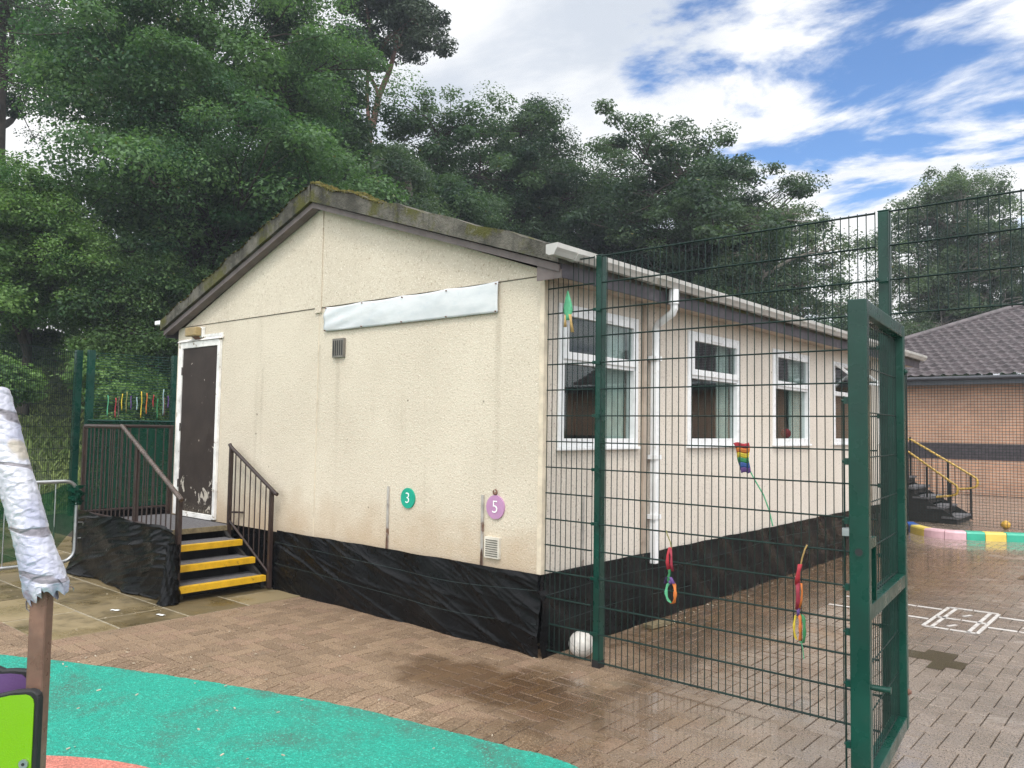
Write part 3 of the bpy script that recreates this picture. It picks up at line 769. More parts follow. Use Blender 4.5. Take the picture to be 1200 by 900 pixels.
# door
s = MB(); s.box((-5.895,-.035,.615),(-5.795,-.0005,2.76)); s.box((-4.945,-.035,.615),(-4.885,-.0005,2.76)); s.box((-5.795,-.035,2.685),(-4.945,-.0005,2.76)); s.box((-5.795,-.045,.605),(-4.945,-.0005,.665))
df = None
s2 = MB(); s2.box((-5.79,-.022,.667),(-4.95,-.0008,2.682)); dr = s2.build('door', M['door'], B)
s.build('door_frame', M['whitepaint'], dr, bevel=.004)
s = MB(); s.prism([(-5.91,-.05,2.765),(-4.86,-.05,2.765),(-4.86,-.012,2.80),(-5.91,-.012,2.80)], (0,.03,0)); s.box((-5.3,-.017,2.80),(-4.87,-.0005,2.835)); s.build('drip_hood', M['whitepaint'], dr)
for z in (1.0, 1.7, 2.4):
    s = MB(); s.tube([(-5.797,-.03,z-.05),(-5.797,-.03,z+.05)], .008, 8); s.build('hinge', M['brownrail'], dr)

# black polythene skirts: creased sheet
def creased(L_, H_, nu, nv, seed, amp=.03, bulge=.03, diag=1.):
    r = np.random.default_rng(seed)
    u = np.linspace(0, L_, nu)[None, :].repeat(nv, 0); v = np.linspace(0, H_, nv)[:, None].repeat(nu, 1)
    d = np.zeros_like(u)
    for k in range(13):
        ang = diag*r.uniform(.18, .55); fr = r.uniform(1.2, 3.6); ph = r.uniform(0, 6.28)
        wv = u*math.sin(ang)*fr*2 + v*math.cos(ang)*fr*2.6 + ph + .55*np.sin(u*r.uniform(.6,1.6)+ph) + .3*np.sin(u*2.9+v*3+ph)
        ridge = (1-np.abs(np.sin(wv)))**7+.35*(1-np.abs(np.sin(wv*2.3+1.1)))**9
        win = .5+.5*np.sin(u*r.uniform(.7,1.9)+r.uniform(0,6.28)); d += ridge*win*win*amp*r.uniform(.4,1.)
    for k in range(24):
        fu, fv = r.uniform(2, 14), r.uniform(2, 16); d += .0022*np.sin(u*fu+v*fv+r.uniform(0,6.28))
    d += bulge*np.sin(np.pi*np.clip(v/H_, 0, 1))
    return u, v, d
u, v, d_ = creased(3.62, .63, 420, 80, 3, .016, .02)
P = np.stack([u-3.575, -.035-d_-(.63-v)*.03, v-.008], -1); s = MB(); s.grid(P); sk = s.build('plastic_skirt', M['tarp'], B)
s = MB()
for z0, z1 in ((.47, .455), (.25, .20)):
    s.tube([(x, -.075-.012*math.sin(x*5)-.01, z0+(z1-z0)*(x+3.5)/3.5+.015*math.sin(x*2.1)+.05*(abs(x+1.7)/1.7)**2) for x in np.linspace(-3.5, .03, 40)], .0020, 5)
s.build('cord', M['cord'], sk)
u, v, d_ = creased(10.25, .63, 420, 40, 5, .012, .01, .5)
P = np.stack([.03+d_+(.63-v)*.05, u-.075, v-.008], -1); P = P[:, :, :]; s = MB(); s.grid(P[:, ::1]); sk = s.build('plastic_skirt', M['tarp'], B)
s = MB()
for z0 in (.47, .24):
    s.tube([(.075+.008*math.sin(y*4), y, z0+.02*math.sin(y*1.7)) for y in np.linspace(-.03, 10.0, 60)], .0020, 5)
s.build('cord', M['cord'], sk)
s = MB(); s.box((XL,.02,-.01),(XL+.06,YB,.60)); s.box((XL,YB-.07,-.01),(-.05,YB-.01,.60)); s.box((XL+.06,.03,-.01),(-3.5,.09,.594)); s.build('plinth', M['tarp'], B)

# curtains hang inside the windows
def curtain(y0, y1, label, z0=1.55, z1=2.75):
    n = 46; yy = np.linspace(y0, y1, n); P = [[(-.115+.024*math.sin(k*1.25)+.008*math.sin(k*.4+z), yy[k], z) for k in range(n)] for z in (z0, (z0+z1)/2, z1)]
    s = MB(); s.grid(P); tag(s.build('curtain', M['curtain'], None, (-.2, y0, z0)), label, 'curtain', 'pale curtains inside the classroom windows')
curtain(WY[0]+.80, WY[0]+1.16, 'pale green grey curtain at the right side of the window behind the round fence post')
curtain(WY[0]+.03, WY[0]+.17, 'narrow strip of curtain at the left edge of the window nearest the gable corner')
curtain(WY[1]+.86, WY[1]+1.16, 'pale curtain drawn to the right in the second window, above the rainbow windsock')
curtain(WY[2]+.78, WY[2]+1.16, 'pale curtain in the third window with a red object on its sill')
s = MB(); s.sphere((-.12, WY[2]+.72, WZ0+.135), .065, 14, 9); tag(s.build('toy', M['f_red'], None, (-.12, WY[2]+.72, WZ0+.07)), 'small red round object standing on the sill inside the third window', 'toy')
s = MB(); hs = [(-4.05, 1.15+.16*math.sin(t)**3, 1.95+.012*(13*math.cos(t)-5*math.cos(2*t)-2*math.cos(3*t)-math.cos(4*t))) for t in np.linspace(0, 2*math.pi, 40, endpoint=False)]
s.prism(hs, (.02,0,0)); tag(s.build('wall_heart', M['black'], None, (-4.05,1.15,1.75)), 'dark heart shape hung on the brown inside wall seen through the nearest window', 'decoration')

# fittings fixed to the gable
t = thing('wall_lamp', (-5.42,-.0,2.85), 'yellowed box shaped bulkhead lamp above the brown door', 'lamp')
s = MB(); s.box((-5.57,-.13,2.815),(-5.31,-.045,2.925)); s.build('cover', M['lampbody'], t, bevel=.015)
s = MB(); s.box((-5.55,-.044,2.80),(-5.30,-.001,2.93)); s.build('back_plate', M['whitepaint'], t, bevel=.008)
s = MB(); s.prism([(-5.47,-.09,2.814),(-5.36,-.09,2.814),(-5.36,-.03,2.775),(-5.47,-.03,2.775)], (0,.03,0)); s.build('sensor', M['rust'], t)
t = thing('floodlight', (-6.2,-.1,3.02), 'small white security light at the left eave end of the roof', 'security light')
s = MB(); s.box((-6.30,-.17,3.005),(-6.17,-.06,3.06)); s.build('housing', M['white'], t, bevel=.01)
s = MB(); s.bar((-6.24,-.1,3.0),(-6.16,-.1,2.98), .03, .03); s.build('bracket', M['white'], t)

# banner: sagging sheet tied at its eyelets
n, mz = 90, 14
P = []
for j in range(mz):
    row = []
    for i in range(n):
        tt = i/(n-1); q = j/(mz-1)
        x = -2.85+2.38*tt; zt = 2.955+.012*tt-.012*abs(math.sin(tt*math.pi*4)); zb = 2.705
        z = zb+(zt-zb)*q
        fold = math.exp(-tt*4.5)*.006*math.sin((q*1.1-tt*2.4)*11)+.0013*math.sin(tt*15+q*4)+.0006*math.sin(tt*47-q*9)
        row.append((x, -.026-fold-.008*math.sin(q*math.pi), z))
    P.append(row)
t = thing('banner', (-1.66,-.02,2.7), 'long blank faded white vinyl banner tied high on the cream gable', 'banner')
s = MB(); s.grid(P); ob = s.build('sheet', M['banner'], t); sm_ = ob.modifiers.new('Solid', 'SOLIDIFY'); sm_.thickness = .002
for k in range(5):
    for z in (2.945, 2.715):
        s = MB(); x = -2.83+2.34*k/4; s.tube([(x,-.040,z),(x,-.005,z)], .006, 10); s.build('eyelet', M['rust'], t)
# number discs
def disc(x, z, r, m, digit, label, hook=False):
    t = thing('number_disc', (x,0,z), label, 'sign', 'round number signs on the gable')
    s = MB(); s.tube([(x,-.001,z),(x,-.014,z)], r, 48, smooth=False); s.build('plate', m, t, bevel=.003)
    cu = bpy.data.curves.new('numeral', 'FONT'); cu.body = digit; cu.size = r*1.5; cu.align_x = 'CENTER'; cu.align_y = 'CENTER'; cu.extrude = .0015; cu.offset = -.0015
    tmp = bpy.data.objects.new('tmp', cu); COL.objects.link(tmp); bpy.context.view_layer.update()
    me = bpy.data.meshes.new_from_object(tmp.evaluated_get(bpy.context.evaluated_depsgraph_get())); bpy.data.objects.remove(tmp)
    me.materials.clear(); me.materials.append(M['numwhite'])
    o = bpy.data.objects.new('numeral', me); COL.objects.link(o); o.parent = t; o.location = (0,-.0165,-.002); o.rotation_euler = (R(90),0,0)
    if hook:
        s = MB(); s.tube([(x-.005+.02*math.sin(a), -.012, z+r+.025+.02*math.cos(a)) for a in np.linspace(0, 5.4, 12)], .006, 6); s.sphere((x,-.012,z+r+.012), .012, 8, 6); s.build('hook', M['rust'], t)
disc(-1.54, 1.10, .092, M['disc_green'], '3', 'round sea green disc bearing a white number 3 low on the cream gable')
disc(-.475, 1.10, .098, M['disc_purple'], '5', 'round lilac disc bearing a white number 5 hung near the building corner', True)

# ------------------------------------------------------------------ entrance steps
S = thing('entrance_steps', (-4.8,-.6,0), 'short flight of yellow edged steps with brown railings leading to the brown door', 'steps')
s = MB(); s.box((-6.02,-1.10,.555),(-4.455,-.05,.60)); lp = s.build('landing', M['tread'], S, bevel=.004)
s = MB(); s.box((-4.453,-1.10,.548),(-4.432,-.05,.603)); s.build('edge_board', M['timber'], lp)
s = MB(); s.box((-6.0,-1.08,.0),(-5.9,-.06,.554)); s.box((-5.9,-.12,.0),(-4.5,-.06,.554)); s.build('frame', M['darktimber'], S)
for k, (x, z) in enumerate(((-4.105,.475), (-3.84,.315), (-3.625,.150))):
    s = MB(); s.box((x-.34,-1.06,z-.045),(x-.012,-.13,z)); td = s.build('tread', M['tread'], S)
    s = MB(); s.box((x-.011,-1.07,z-.058),(x+.016,-.125,z+.004)); s.box((x-.05,-1.07,z+.001),(x-.0115,-.125,z+.004)); s.build('nosing', M['nosing'], td, bevel=.003)
for y in (-1.04, -.15):
    s = MB(); s.prism([(-4.46,y,.53),(-3.66,y,.02),(-3.66,y,.10),(-3.66,y,.13),(-4.46,y,.554)], (0,.03,0)); s.build('stringer', M['darktimber'], S)
for x in (-4.44,-4.13,-3.87):
    s = MB(); s.box((x,-1.05,.0),(x+.01,-.14,.40 if x < -4.4 else .25 if x < -4 else .1)); s.build('riser_board', M['darktimber'], S)
def hand(z, x): return z
def railing(name, rail_pts, low_pts, posts, bal, rm):
    """rail tubes + posts, and one baluster object each"""
    s = MB(); s.tube(rail_pts, .021, 10); rail = s.build(name, M['brownrail'], S)
    s = MB(); s.tube(low_pts, .013, 8); s.build('bottom_rail', M['brownrail'], rail)
    for (x, y, z0, z1) in posts:
        s = MB(); s.box((x-.019,y-.019,z0),(x+.019,y+.019,z1)); s.build('post', M['brownrail'], rail)
    for (x, y, z0, z1) in bal:
        s = MB(); s.tube([(x,y,z0),(x,y,z1)], .0075, 6); s.build('baluster', M['brownrail'], rail)
    return rail
yr = -1.075
fz = lambda x: 1.695 if x < -4.95 else 1.695-(x+4.95)*.512
lz = lambda x: .70 if x < -4.42 else .70-(x+4.42)*.62
bal = [(x, yr, lz(x), fz(x)-.01) for x in np.arange(-5.93, -3.7, .105)]
r1 = railing('railing', [(-6.0,yr,1.695),(-4.97,yr,1.695)], [(-6.0,yr,.70),(-4.42,yr,.70),(-3.66,yr,.23)], [(-6.0,yr,.02,1.69),(-4.60,yr,.3,fz(-4.6)),(-3.655,yr,.02,1.03)], bal, 0)
s = MB(); s.tube([(-4.98,yr-.02,1.705),(-4.95,yr-.02,1.70),(-3.62,yr-.02,1.02),(-3.59,yr-.02,1.0)], .024, 12); s.build('sloping_handrail', M['brownrail_worn'], r1)
bal = [(-6.0, y, .70, 1.685) for y in np.arange(-.97, -.08, .105)]
railing('railing', [(-6.0,yr,1.70),(-6.0,-.015,1.70)], [(-6.0,yr,.70),(-6.0,-.05,.70)], [(-6.0,-.04,.6,1.7)], bal, 0)
yq = -.10
rz = lambda x: 1.50-(x+4.47)*.505
bz = lambda x: .66-(x+4.42)*.60
bal = [(x, yq, bz(x), rz(x)-.01) for x in np.arange(-4.33, -3.66, .105)]
railing('railing', [(-4.47,yq,1.515),(-4.44,yq,1.485),(-3.52,yq,1.02),(-3.49,yq,1.01)], [(-4.43,yq,.66),(-3.6,yq,.17)], [(-4.43,yq,.45,1.49),(-3.59,yq,.02,1.06)], bal, 0)
s = MB(); s.bar((-4.43,yq,.75),(-4.30,-.005,.75), .02, .02); s.build('wall_bracket', M['brownrail'], S)
# polythene wrapped round the platform: loose creased sheet, flaring onto the slabs
u, v, d_ = creased(2.42, .70, 300, 80, 11, .028, .03, -1.1)
flare = (1-np.clip(v/.25, 0, 1))**2
P = np.stack([-6.04+u*(1-.0*v)+flare*.05*np.sin(u*6), -1.115-d_*1.1-flare*(.06+.05*np.sin(u*4.3+1)), .018+np.where(v < .02, 0, v)*(1+.02*np.sin(u*7))+.0*v], -1)
s = MB(); s.grid(P)
u, v, d_ = creased(1.1, .70, 60, 40, 12, .03, .02)
P = np.stack([-6.045-d_, -1.10+u, .015+v], -1); s.grid(P)
s.build('plastic_skirt', M['tarp_wet'], S)
# bunched fold at its outer corner
s = MB(); r_ = np.random.default_rng(2)
P = []
for i in range(26):
    z = .012+.62*i/25*.9; row = []
    for k in range(28):
        a = 2*math.pi*k/28; q = .055+.055*(1-i/25)**2+.014*math.sin(5*a+i*.5)+.010*math.sin(9*a-i*.8+1)
        row.append((-3.64+q*math.cos(a)*.8, -1.13+q*math.sin(a)*.9-.03*(1-i/25), z))
    row.append(row[0]); P.append(row)
s.grid(P); s.build('bunched_plastic', M['tarp_wet'], S)

# ------------------------------------------------------------------ mesh fence and gate
def wire_panel(s, p, q, z0, z1, vp, hp_, rv=.0035, rh=.005, twin=True, offs=0):
    """welded wire panel from p to q (xy); verticals as 6-sided bars"""
    p = Vector((p[0], p[1], 0)); q = Vector((q[0], q[1], 0)); Ln = (q-p).length; dd = (q-p)/Ln; nn = Vector((-dd.y, dd.x, 0))
    k = int(round(Ln/vp))
    for i in range(k+1):
        c = p+dd*(Ln*i/k); s.tube([(c.x,c.y,z0-.012),(c.x,c.y,z1+.012)], rv, 5, caps=False)
    m = int(round((z1-z0)/hp_))
    for j in range(m+1):
        z = z0+(z1-z0)*j/m
        for sg in ((-1, 1) if twin else (0,)):
            o = nn*sg*(rv+rh*.8); s.tube([p+o+Vector((0,0,z)), q+o+Vector((0,0,z))], rh, 5, caps=False)
FY = .055
FE = thing('mesh_fence', (1.5,FY,0), 'tall green welded mesh sports fence crossing in front of the window wall', 'fence')
for a, b in ((.035,.47), (.54,2.48)):
    s = MB(); wire_panel(s, (a,FY-.045), (b,FY-.045), .05, 3.05, .05, .2, .0033, .0047); s.build('mesh_panel', M['greenwire'], FE)
s = MB(); wire_panel(s, (2.56,FY-.045), (3.72,FY-.045), 2.445, 3.05, .05, .2017, .0034, .0042); s.build('overhead_panel', M['greenwire'], FE)
s = MB(); wire_panel(s, (3.80,FY-.045), (5.82,FY-.045), .05, 3.05, .05, .2, .0033, .0047); s.build('mesh_panel', M['greenwire'], FE)
for x in (.505, 2.52, 3.76, 5.86):
    s = MB(); s.box((x-.03,FY-.03,-.01),(x+.03,FY+.03,3.06)); s.box((x-.032,FY-.032,3.061),(x+.032,FY+.032,3.07)); po = s.build('post', M['greenpaint'], FE, bevel=.004)
    for z in np.arange(.25, 3.0, .4):
        s = MB(); s.box((x-.034,FY-.060,z-.012),(x+.030,FY-.052,z+.012)); s.tube([(x-.022,FY-.072,z),(x-.022,FY-.05,z)], .007, 8); s.build('clip', M['greenpaint'], po)
s = MB(); s.box((.472,FY-.033,-.012),(.538,FY+.033,.055)); s.build('post_base', M['black'], FE)

G = thing('mesh_gate', (2.60,-.03,0), 'open green steel framed mesh gate swung towards the camera at the fence gap', 'gate')
gh = Vector((2.607,-.045,0)); gd = Vector((.118,-1.09,0)); GL = gd.length; gd.normalize(); gn = Vector((-gd.y, gd.x, 0))  # gn points +x side
if gn.x < 0: gn = -gn
Z0, Z1 = .13, 2.365
def gp(u, w_, z): q = gh+gd*u+gn*w_; return Vector((q.x, q.y, z))
def gbox(u0, u1, w0, w1, z0, z1):
    return MB().obox((gp((u0+u1)/2,(w0+w1)/2,(z0+z1)/2)), gd*(u1-u0)/2, gn*(w1-w0)/2, Vector((0,0,(z1-z0)/2)))
hw = .042
gbox(0,.06,-hw,hw,Z0,Z1-.005).build('hinge_stile', M['greenpaint'], G, bevel=.005)
ls = gbox(GL-.06,GL,-hw,hw,Z0,Z1).build('latch_stile', M['greenpaint'], G, bevel=.005)
for a, b in ((Z0+.001,Z0+.07), (.905,.975), (Z1-.071,Z1-.003)):
    gbox(.061,GL-.061,-hw+.002,hw-.002,a,b).build('rail', M['greenpaint'], G, bevel=.004)
for a, b in ((Z0+.075,.90), (.98,Z1-.075)):
    s = MB(); p0 = gp(.065,0,0); p1 = gp(GL-.065,0,0); wire_panel(s, (p0.x,p0.y), (p1.x,p1.y), a+.01, b-.01, .05, .2, .0024, .0034, False); s.build('mesh_infill', M['greenwire'], G)
# lock case framed beside the latch stile
gbox(GL-.20,GL-.19,-hw+.004,hw-.004,.976,1.27).build('lock_case_side', M['greenpaint'], G)
gbox(GL-.19,GL-.061,-hw+.004,hw-.004,1.225,1.27).build('lock_case_top', M['greenpaint'], G)
lp_ = gbox(GL-.188,GL-.062,-.02,.012,.978,1.223).build('lock_case', M['greenpaint'], G)
s = MB(); c = gp(GL,0,1.215); s.tube([c, c+gd*.004], .017, 16); s.build('keyhole', M['black'], ls)
s = MB(); c = gp(GL-.02,0,1.215); s.tube([c+gd*.019, c+gd*.0235], .023, 18); s.build('lock_plate', M['greenpaint'], ls)
s = MB(); c = gp(GL-.03,hw,.62); s.tube([c, c+gn*.075], .013, 10); s.tube([c+gn*.072, c+gn*.08], .016, 10); s.build('pull_bar', M['greenpaint'], G)
for z in (.33, 2.1):
    s = MB(); c = gp(.03,hw*.2,z); s.tube([c-gn*.02, c+gn*.018, c+gn*.0185, c+gn*.040, c+gn*.0405, c+gn*.050], [.012,.012,.018,.018,.012,.010], 12, smooth=False); h_ = s.build('hinge', M['rust'] if z < 1 else M['greenpaint'], G)
    s = MB(); s.bar(c, Vector((2.54,FY,z)), .03, .02); s.build('hinge_arm', M['metal'], h_)
for z in (.35,.62,.85,1.05,1.35,1.62,1.9):
    s = MB(); c = gp(GL-.03,-hw,z); s.bar(c, c-gn*.022, .024, .03); s.tube([c-gn*.022, c-gn*.032], .007, 8); s.build('clip', M['greenpaint'], G)
s = MB(); q0 = gp(GL-.03,-hw-.024,Z0+.03); q1 = gp(GL-.03,-hw-.024,1.92); s.tube([q0,q1], .0045, 6); s.build('edge_wire', M['greenwire'], G)
s = MB(); c = gp(GL-.03,-hw,1.30); s.bar(c, c-gn*.03, .05, .035); s.build('latch_keep', M['metal'], G)

# ball
t = thing('ball', (.275,.17,0), 'scuffed white ball on the paving beside the fence post foot', 'ball')
s = MB(); s.sphere((.275,.17,.102), .1, 40, 24); s.build('skin', M['ball'], t)
s = MB(); 
for ax in range(3):
    pts = []
    for a in np.linspace(0, 2*math.pi, 40):
        v = [0,0,0]; v[ax] = .03*math.sin(2*a) ; v[(ax+1)%3] = .1006*math.cos(a)*.96; v[(ax+2)%3] = .1006*math.sin(a)*.96
        k = .1003/math.sqrt(sum(q*q for q in v)); pts.append((.275+v[0]*k,.17+v[1]*k,.102+v[2]*k))
    s.tube(pts, .0012, 4, caps=False)
s.build('seam', M['balldark'], t)

# cloths tied on the fence
def ribbon(s, pts, wd, twist=0., n=3):
    P = []
    for i, p in enumerate(pts):
        a = twist*i/len(pts)+.4; w0 = wd*.82*(1-.25*math.sin(i*1.7)); P.append([(p[0]+w0*k/2*math.cos(a), p[1]+w0*k/2*math.sin(a), p[2]) for k in (-1,-.3,.3,1)])
    s.grid(P)
def solid(o, th=.0012): m_ = o.modifiers.new('Solid', 'SOLIDIFY'); m_.thickness = th; return o
t = thing('rainbow_ribbon', (1.12,.03,.62), 'rainbow loop of knotted ribbon hanging on the fence in front of the downpipe foot', 'ribbon', 'rainbow ribbons tied to the mesh fence')
def loop(cx, cz, rx, rz, a0, a1, n=14): return [(cx+rx*math.sin(a), .0+.008*math.cos(a*2), cz+rz*math.cos(a)) for a in np.linspace(a0, a1, n)]
s = MB(); s.tube([(1.105,FY-.06,1.06),(1.115,FY-.07,1.04),(1.135,FY-.06,.985),(1.14,FY-.05,.94)], .004, 6); s.build('tie', M['f_olive'], t)
for nm, pts, col, wd in (('strand', [(1.14,.0,.95),(1.128,-.01,.90),(1.125,-.012,.85),(1.132,-.004,.80)], 'red', .028), ('strand', [(1.145,0,.94),(1.155,-.01,.89),(1.155,-.01,.84),(1.16,0,.79)], 'crimson', .02),
        ('strand', [(1.135,.0,.80),(1.13,.01,.77),(1.12,.01,.74),(1.135,.0,.715)], 'green', .026), ('strand', [(1.10,0,.70),(1.115,.0,.745),(1.15,-.01,.75),(1.175,-.01,.71)], 'violet', .022),
        ('strand', loop(1.145,.645,.03,.07,0,-3.3), 'mint', .024), ('strand', loop(1.15,.645,.034,.075,0,3.3), 'orange', .026)):
    s = MB(); ribbon(s, [(a, b+FY-.07, c) for a, b, c in pts], wd, .6); solid(s.build(nm, M['f_'+col], t))
s = MB(); s.sphere((1.145,FY-.07,.715), .016, 8, 6); s.build('knot', M['f_violet'], t)
t = thing('rainbow_ribbon', (2.05,.03,.52), 'long rainbow ribbon with dark red upper strand hanging on the fence close to the gate', 'ribbon', 'rainbow ribbons tied to the mesh fence')
s = MB(); s.tube([(2.075,FY-.06,1.065),(2.065,FY-.07,1.04),(2.045,FY-.065,.98),(2.035,FY-.06,.94)], .005, 6); s.build('tie', M['f_tan'], t)
for pts, col, wd in (([(2.035,0,.945),(2.028,-.01,.90),(2.022,-.01,.86),(2.018,0,.82)], 'red', .034), ([(2.02,0,.83),(2.024,-.012,.77),(2.026,-.01,.72),(2.02,0,.67)], 'crimson', .034),
        ([(2.04,.004,.83),(2.046,0,.78),(2.042,0,.73),(2.03,0,.68)], 'orange', .014), ([(2.02,.0,.68),(2.022,0,.65),(2.02,0,.63)], 'violet', .026), (loop(2.01,.56,.012,.075,.2,-3.2), 'yellow', .016),
        (loop(2.025,.56,.012,.08,0,3.1), 'orange', .022), (loop(2.04,.555,.022,.085,0,3.6), 'green', .022)):
    s = MB(); ribbon(s, [(a, b+FY-.07, c) for a, b, c in pts], wd, .5); solid(s.build('strand', M['f_'+col], t))
s = MB(); s.tube([(2.04,FY-.07,.48),(2.05,FY-.07,.43),(2.055,FY-.07,.38)], .003, 5); s.build('tail', M['f_mint'], t)
# rainbow windsock
t = thing('windsock', (1.7,FY,1.2), 'rainbow striped windsock on a thin green stick caught in the mesh fence', 'windsock')
tl, tr_ = Vector((1.553,FY+.03,1.672)), Vector((1.658,FY+.03,1.678)); bl, br = Vector((1.612,FY+.03,1.475)), Vector((1.675,FY+.03,1.485))
for k, c_ in enumerate(('red','orange','yellow','green','blue','violet')):
    s = MB(); rows = []
    for j in range(4):
        q = (k+j/3)/6; a = tl.lerp(bl, q); b = tr_.lerp(br, q)
        rows.append([tuple(a.lerp(b, i/8)+Vector((.004*math.sin(q*9), .010*math.sin(i*.9+q*5), .006*math.sin(i*.8)))) for i in range(9)])
    s.grid(rows); solid(s.build('stripe', M['f_'+c_], t))
s = MB(); s.tube([(1.672,FY+.03,1.49),(1.70,FY+.03,1.44),(1.76,FY+.03,1.345),(1.80,FY+.025,1.25),(1.826,FY+.02,1.15)], .0045, 6); s.build('stick', M['f_mint'], t)
# green cloth scrap high on the fence
t = thing('cloth_scrap', (.245,FY-.06,2.5), 'green and tan cloth scrap tied high on the fence left of its first post', 'cloth')
s = MB(); s.grid([[(.238+dx*w_, FY-.065+.008*math.sin(dx*60+z*9), z) for dx in (-1,-.5,0,.5,1)] for z, w_ in ((2.815,.006),(2.76,.025),(2.71,.04),(2.66,.045),(2.62,.03),(2.585,.02))]); solid(s.build('green_part', M['f_mint'], t))
for x0, x1, z1 in ((.225,.215,2.535), (.262,.285,2.49)):
    s = MB(); ribbon(s, [(x0,FY-.065,2.63),(x0+(x1-x0)*.5,FY-.068,2.575),(x1,FY-.062,z1)], .03, .5); solid(s.build('tail', M['f_tan'], t))
# offcut and scraps lying about
s = MB(); s.obox((.20,1.45,.02), (.02,.16,0), (.05,-.006,0), (0,0,.017)); tag(s.build('timber_offcut', M['timber'], None, (.2,1.45,0), bevel=.004), 'short weathered timber offcut on wet paving below the downpipe', 'timber')
s = MB(); random.seed(9)
for k in range(150):
    if k < 60: x, y = random.uniform(.02,.3), random.uniform(1.2,9)
    elif k < 78: x, y = random.uniform(-4.5,1.), random.uniform(-1.6,-.1)
    elif k > 95: x, y = random.uniform(-2.6,1.6), random.uniform(-3.2,-1.7)
    else: x, y = random.uniform(-6,-3.2), random.uniform(-2.3,-1.3)
    a = random.random()*6.28; q = random.uniform(.002,.007)*(1.6 if k > 144 else 1)
    s.obox((x,y,.008 if k < 96 else .0125), (q*math.cos(a)*1.5,q*math.sin(a)*1.5,.002), (-q*math.sin(a)*.7,q*math.cos(a)*.7,0), (0,0,.0022))
tag(s.build('litter', M['litter']), 'pale leaf and paper scraps scattered on the paving', 'litter', kind='stuff')
for (x, y, a, lab) in ((-3.72,-1.62,.5,'small white paper scrap lying on the slabs nearest the step skirt'), (-3.25,-1.42,.2,'small white paper scrap at the slab edge by the block paving')):
    s = MB(); s.grid([[(x+.045*u_*math.cos(a)-.018*v_*math.sin(a), y+.045*u_*math.sin(a)+.018*v_*math.cos(a), .012+.006*abs(math.sin(u_*2+v_))) for u_ in (-1,-.4,.3,1)] for v_ in (-1,0,1)])
    tag(solid(s.build('paper_scrap', M['numwhite'], None, (x,y,.0))), lab, 'paper scrap')

# ------------------------------------------------------------------ painted kerb
KP = [(-.35,11.3), (-.12,10.78), (.13,10.38), (.40,10.13), (.72,10.08), (1.0,10.17), (1.28,10.32), (1.60,10.50), (1.95,10.66), (2.4,10.82), (2.9,10.95), (3.5,11.05)]
kc = np.array(catmull(KP, 10)); ks = np.concatenate([[0], np.cumsum(np.linalg.norm(np.diff(kc, axis=0), axis=1))])
def kat(u):
    x = np.interp(u, ks, kc[:,0]); y = np.interp(u, ks, kc[:,1]); e = .02
    tx = np.interp(u+e, ks, kc[:,0])-np.interp(u-e, ks, kc[:,0]); ty = np.interp(u+e, ks, kc[:,1])-np.interp(u-e, ks, kc[:,1]); n_ = math.hypot(tx, ty); return np.array([x, y]), np.array([-ty, tx])/n_
def ku(x): # arc position where the front line passes the given x
    i = np.argmax(kc[:,0] >= x); return ks[i]
cuts = [(-.25,-.02,'kblue','dark blue painted kerb block at the foot of the dark fence post'), (-.02,.30,'kyellow','small yellow painted kerb block between the blue and pink ones'), (.30,.645,'kpink','pink painted kerb block next to the small yellow one'),
        (.645,.945,'kpink','pink painted kerb block next to the green one'), (.945,1.20,'kgreen','green painted kerb block between pink and yellow ones'), (1.20,1.50,'kyellow','large yellow painted kerb block below the yellow ball'), (1.50,1.90,'kgreen','green painted kerb block at the right edge of the photo')]
for x0, x1, c_, lab in cuts:
    ua, ub = ku(x0), ku(x1); s = MB(); rings = []
    for u_ in np.linspace(ua+.004, ub-.004, 6):
        p_, n_ = kat(u_)
        rings.append([(p_[0]+n_[0]*a, p_[1]+n_[1]*a, z) for a, z in ((0,-.01),(0.004,.11),(.022,.138),(.17,.143),(.19,.12),(.19,-.01))])
    s.grid(rings, False); s.add(rings[0], [(5,4,3,2,1,0)]); s.add(rings[-1], [(0,1,2,3,4,5)])
    p_, n_ = kat((ua+ub)/2)
    tag(s.build('kerb_block', M[c_], None, (p_[0],p_[1],0), bevel=.005), lab, 'kerb block', 'painted kerb blocks')

# ------------------------------------------------------------------ far fence, far steps, brick building
FF = thing('far_fence', (2.,11.9,0), 'fine mesh boundary fence standing behind the painted kerb', 'fence')
FYY = 11.9
s = MB(); wire_panel(s, (-.37,FYY), (2.62,FYY), .08, 2.75, .055, .055, .0032, .0030, False); s.build('mesh_panel', M['greendark'], FF)
s = MB(); wire_panel(s, (2.68,FYY), (5.6,FYY), .08, 2.75, .055, .055, .0032, .0030, False); s.build('mesh_panel', M['greendark'], FF)
for x in (-.41, 2.65, 5.65):
    s = MB(); s.box((x-.045,FYY-.045,-.01),(x+.045,FYY+.045,2.93)); s.build('post', M['greendark'], FF)
T2 = thing('yellow_railed_steps', (-.2,13.2,0), 'dark far steps with looped yellow handrails behind the fine mesh fence', 'steps')
for k in range(5):
    x = .36-.26*k; z = .135+.18*k; s = MB(); s.box((x-.30,12.62,z-.04),(x,13.85,z)); td = s.build('tread', M['tread'], T2)
    s = MB(); s.box((x-.29,12.66,z-.14),(x-.03,13.8,z-.041)); s.build('riser', M['darktimber'], td)
s = MB(); s.prism([(.33,12.64,.02),(.33,12.64,.12),(-.95,12.64,.86),(-.95,12.64,.02)], (0,.03,0)); s.build('stringer', M['darktimber'], T2); s = MB(); s.prism([(.33,13.80,.02),(.33,13.80,.12),(-.95,13.80,.86),(-.95,13.80,.02)], (0,.03,0)); s.build('stringer', M['darktimber'], T2)
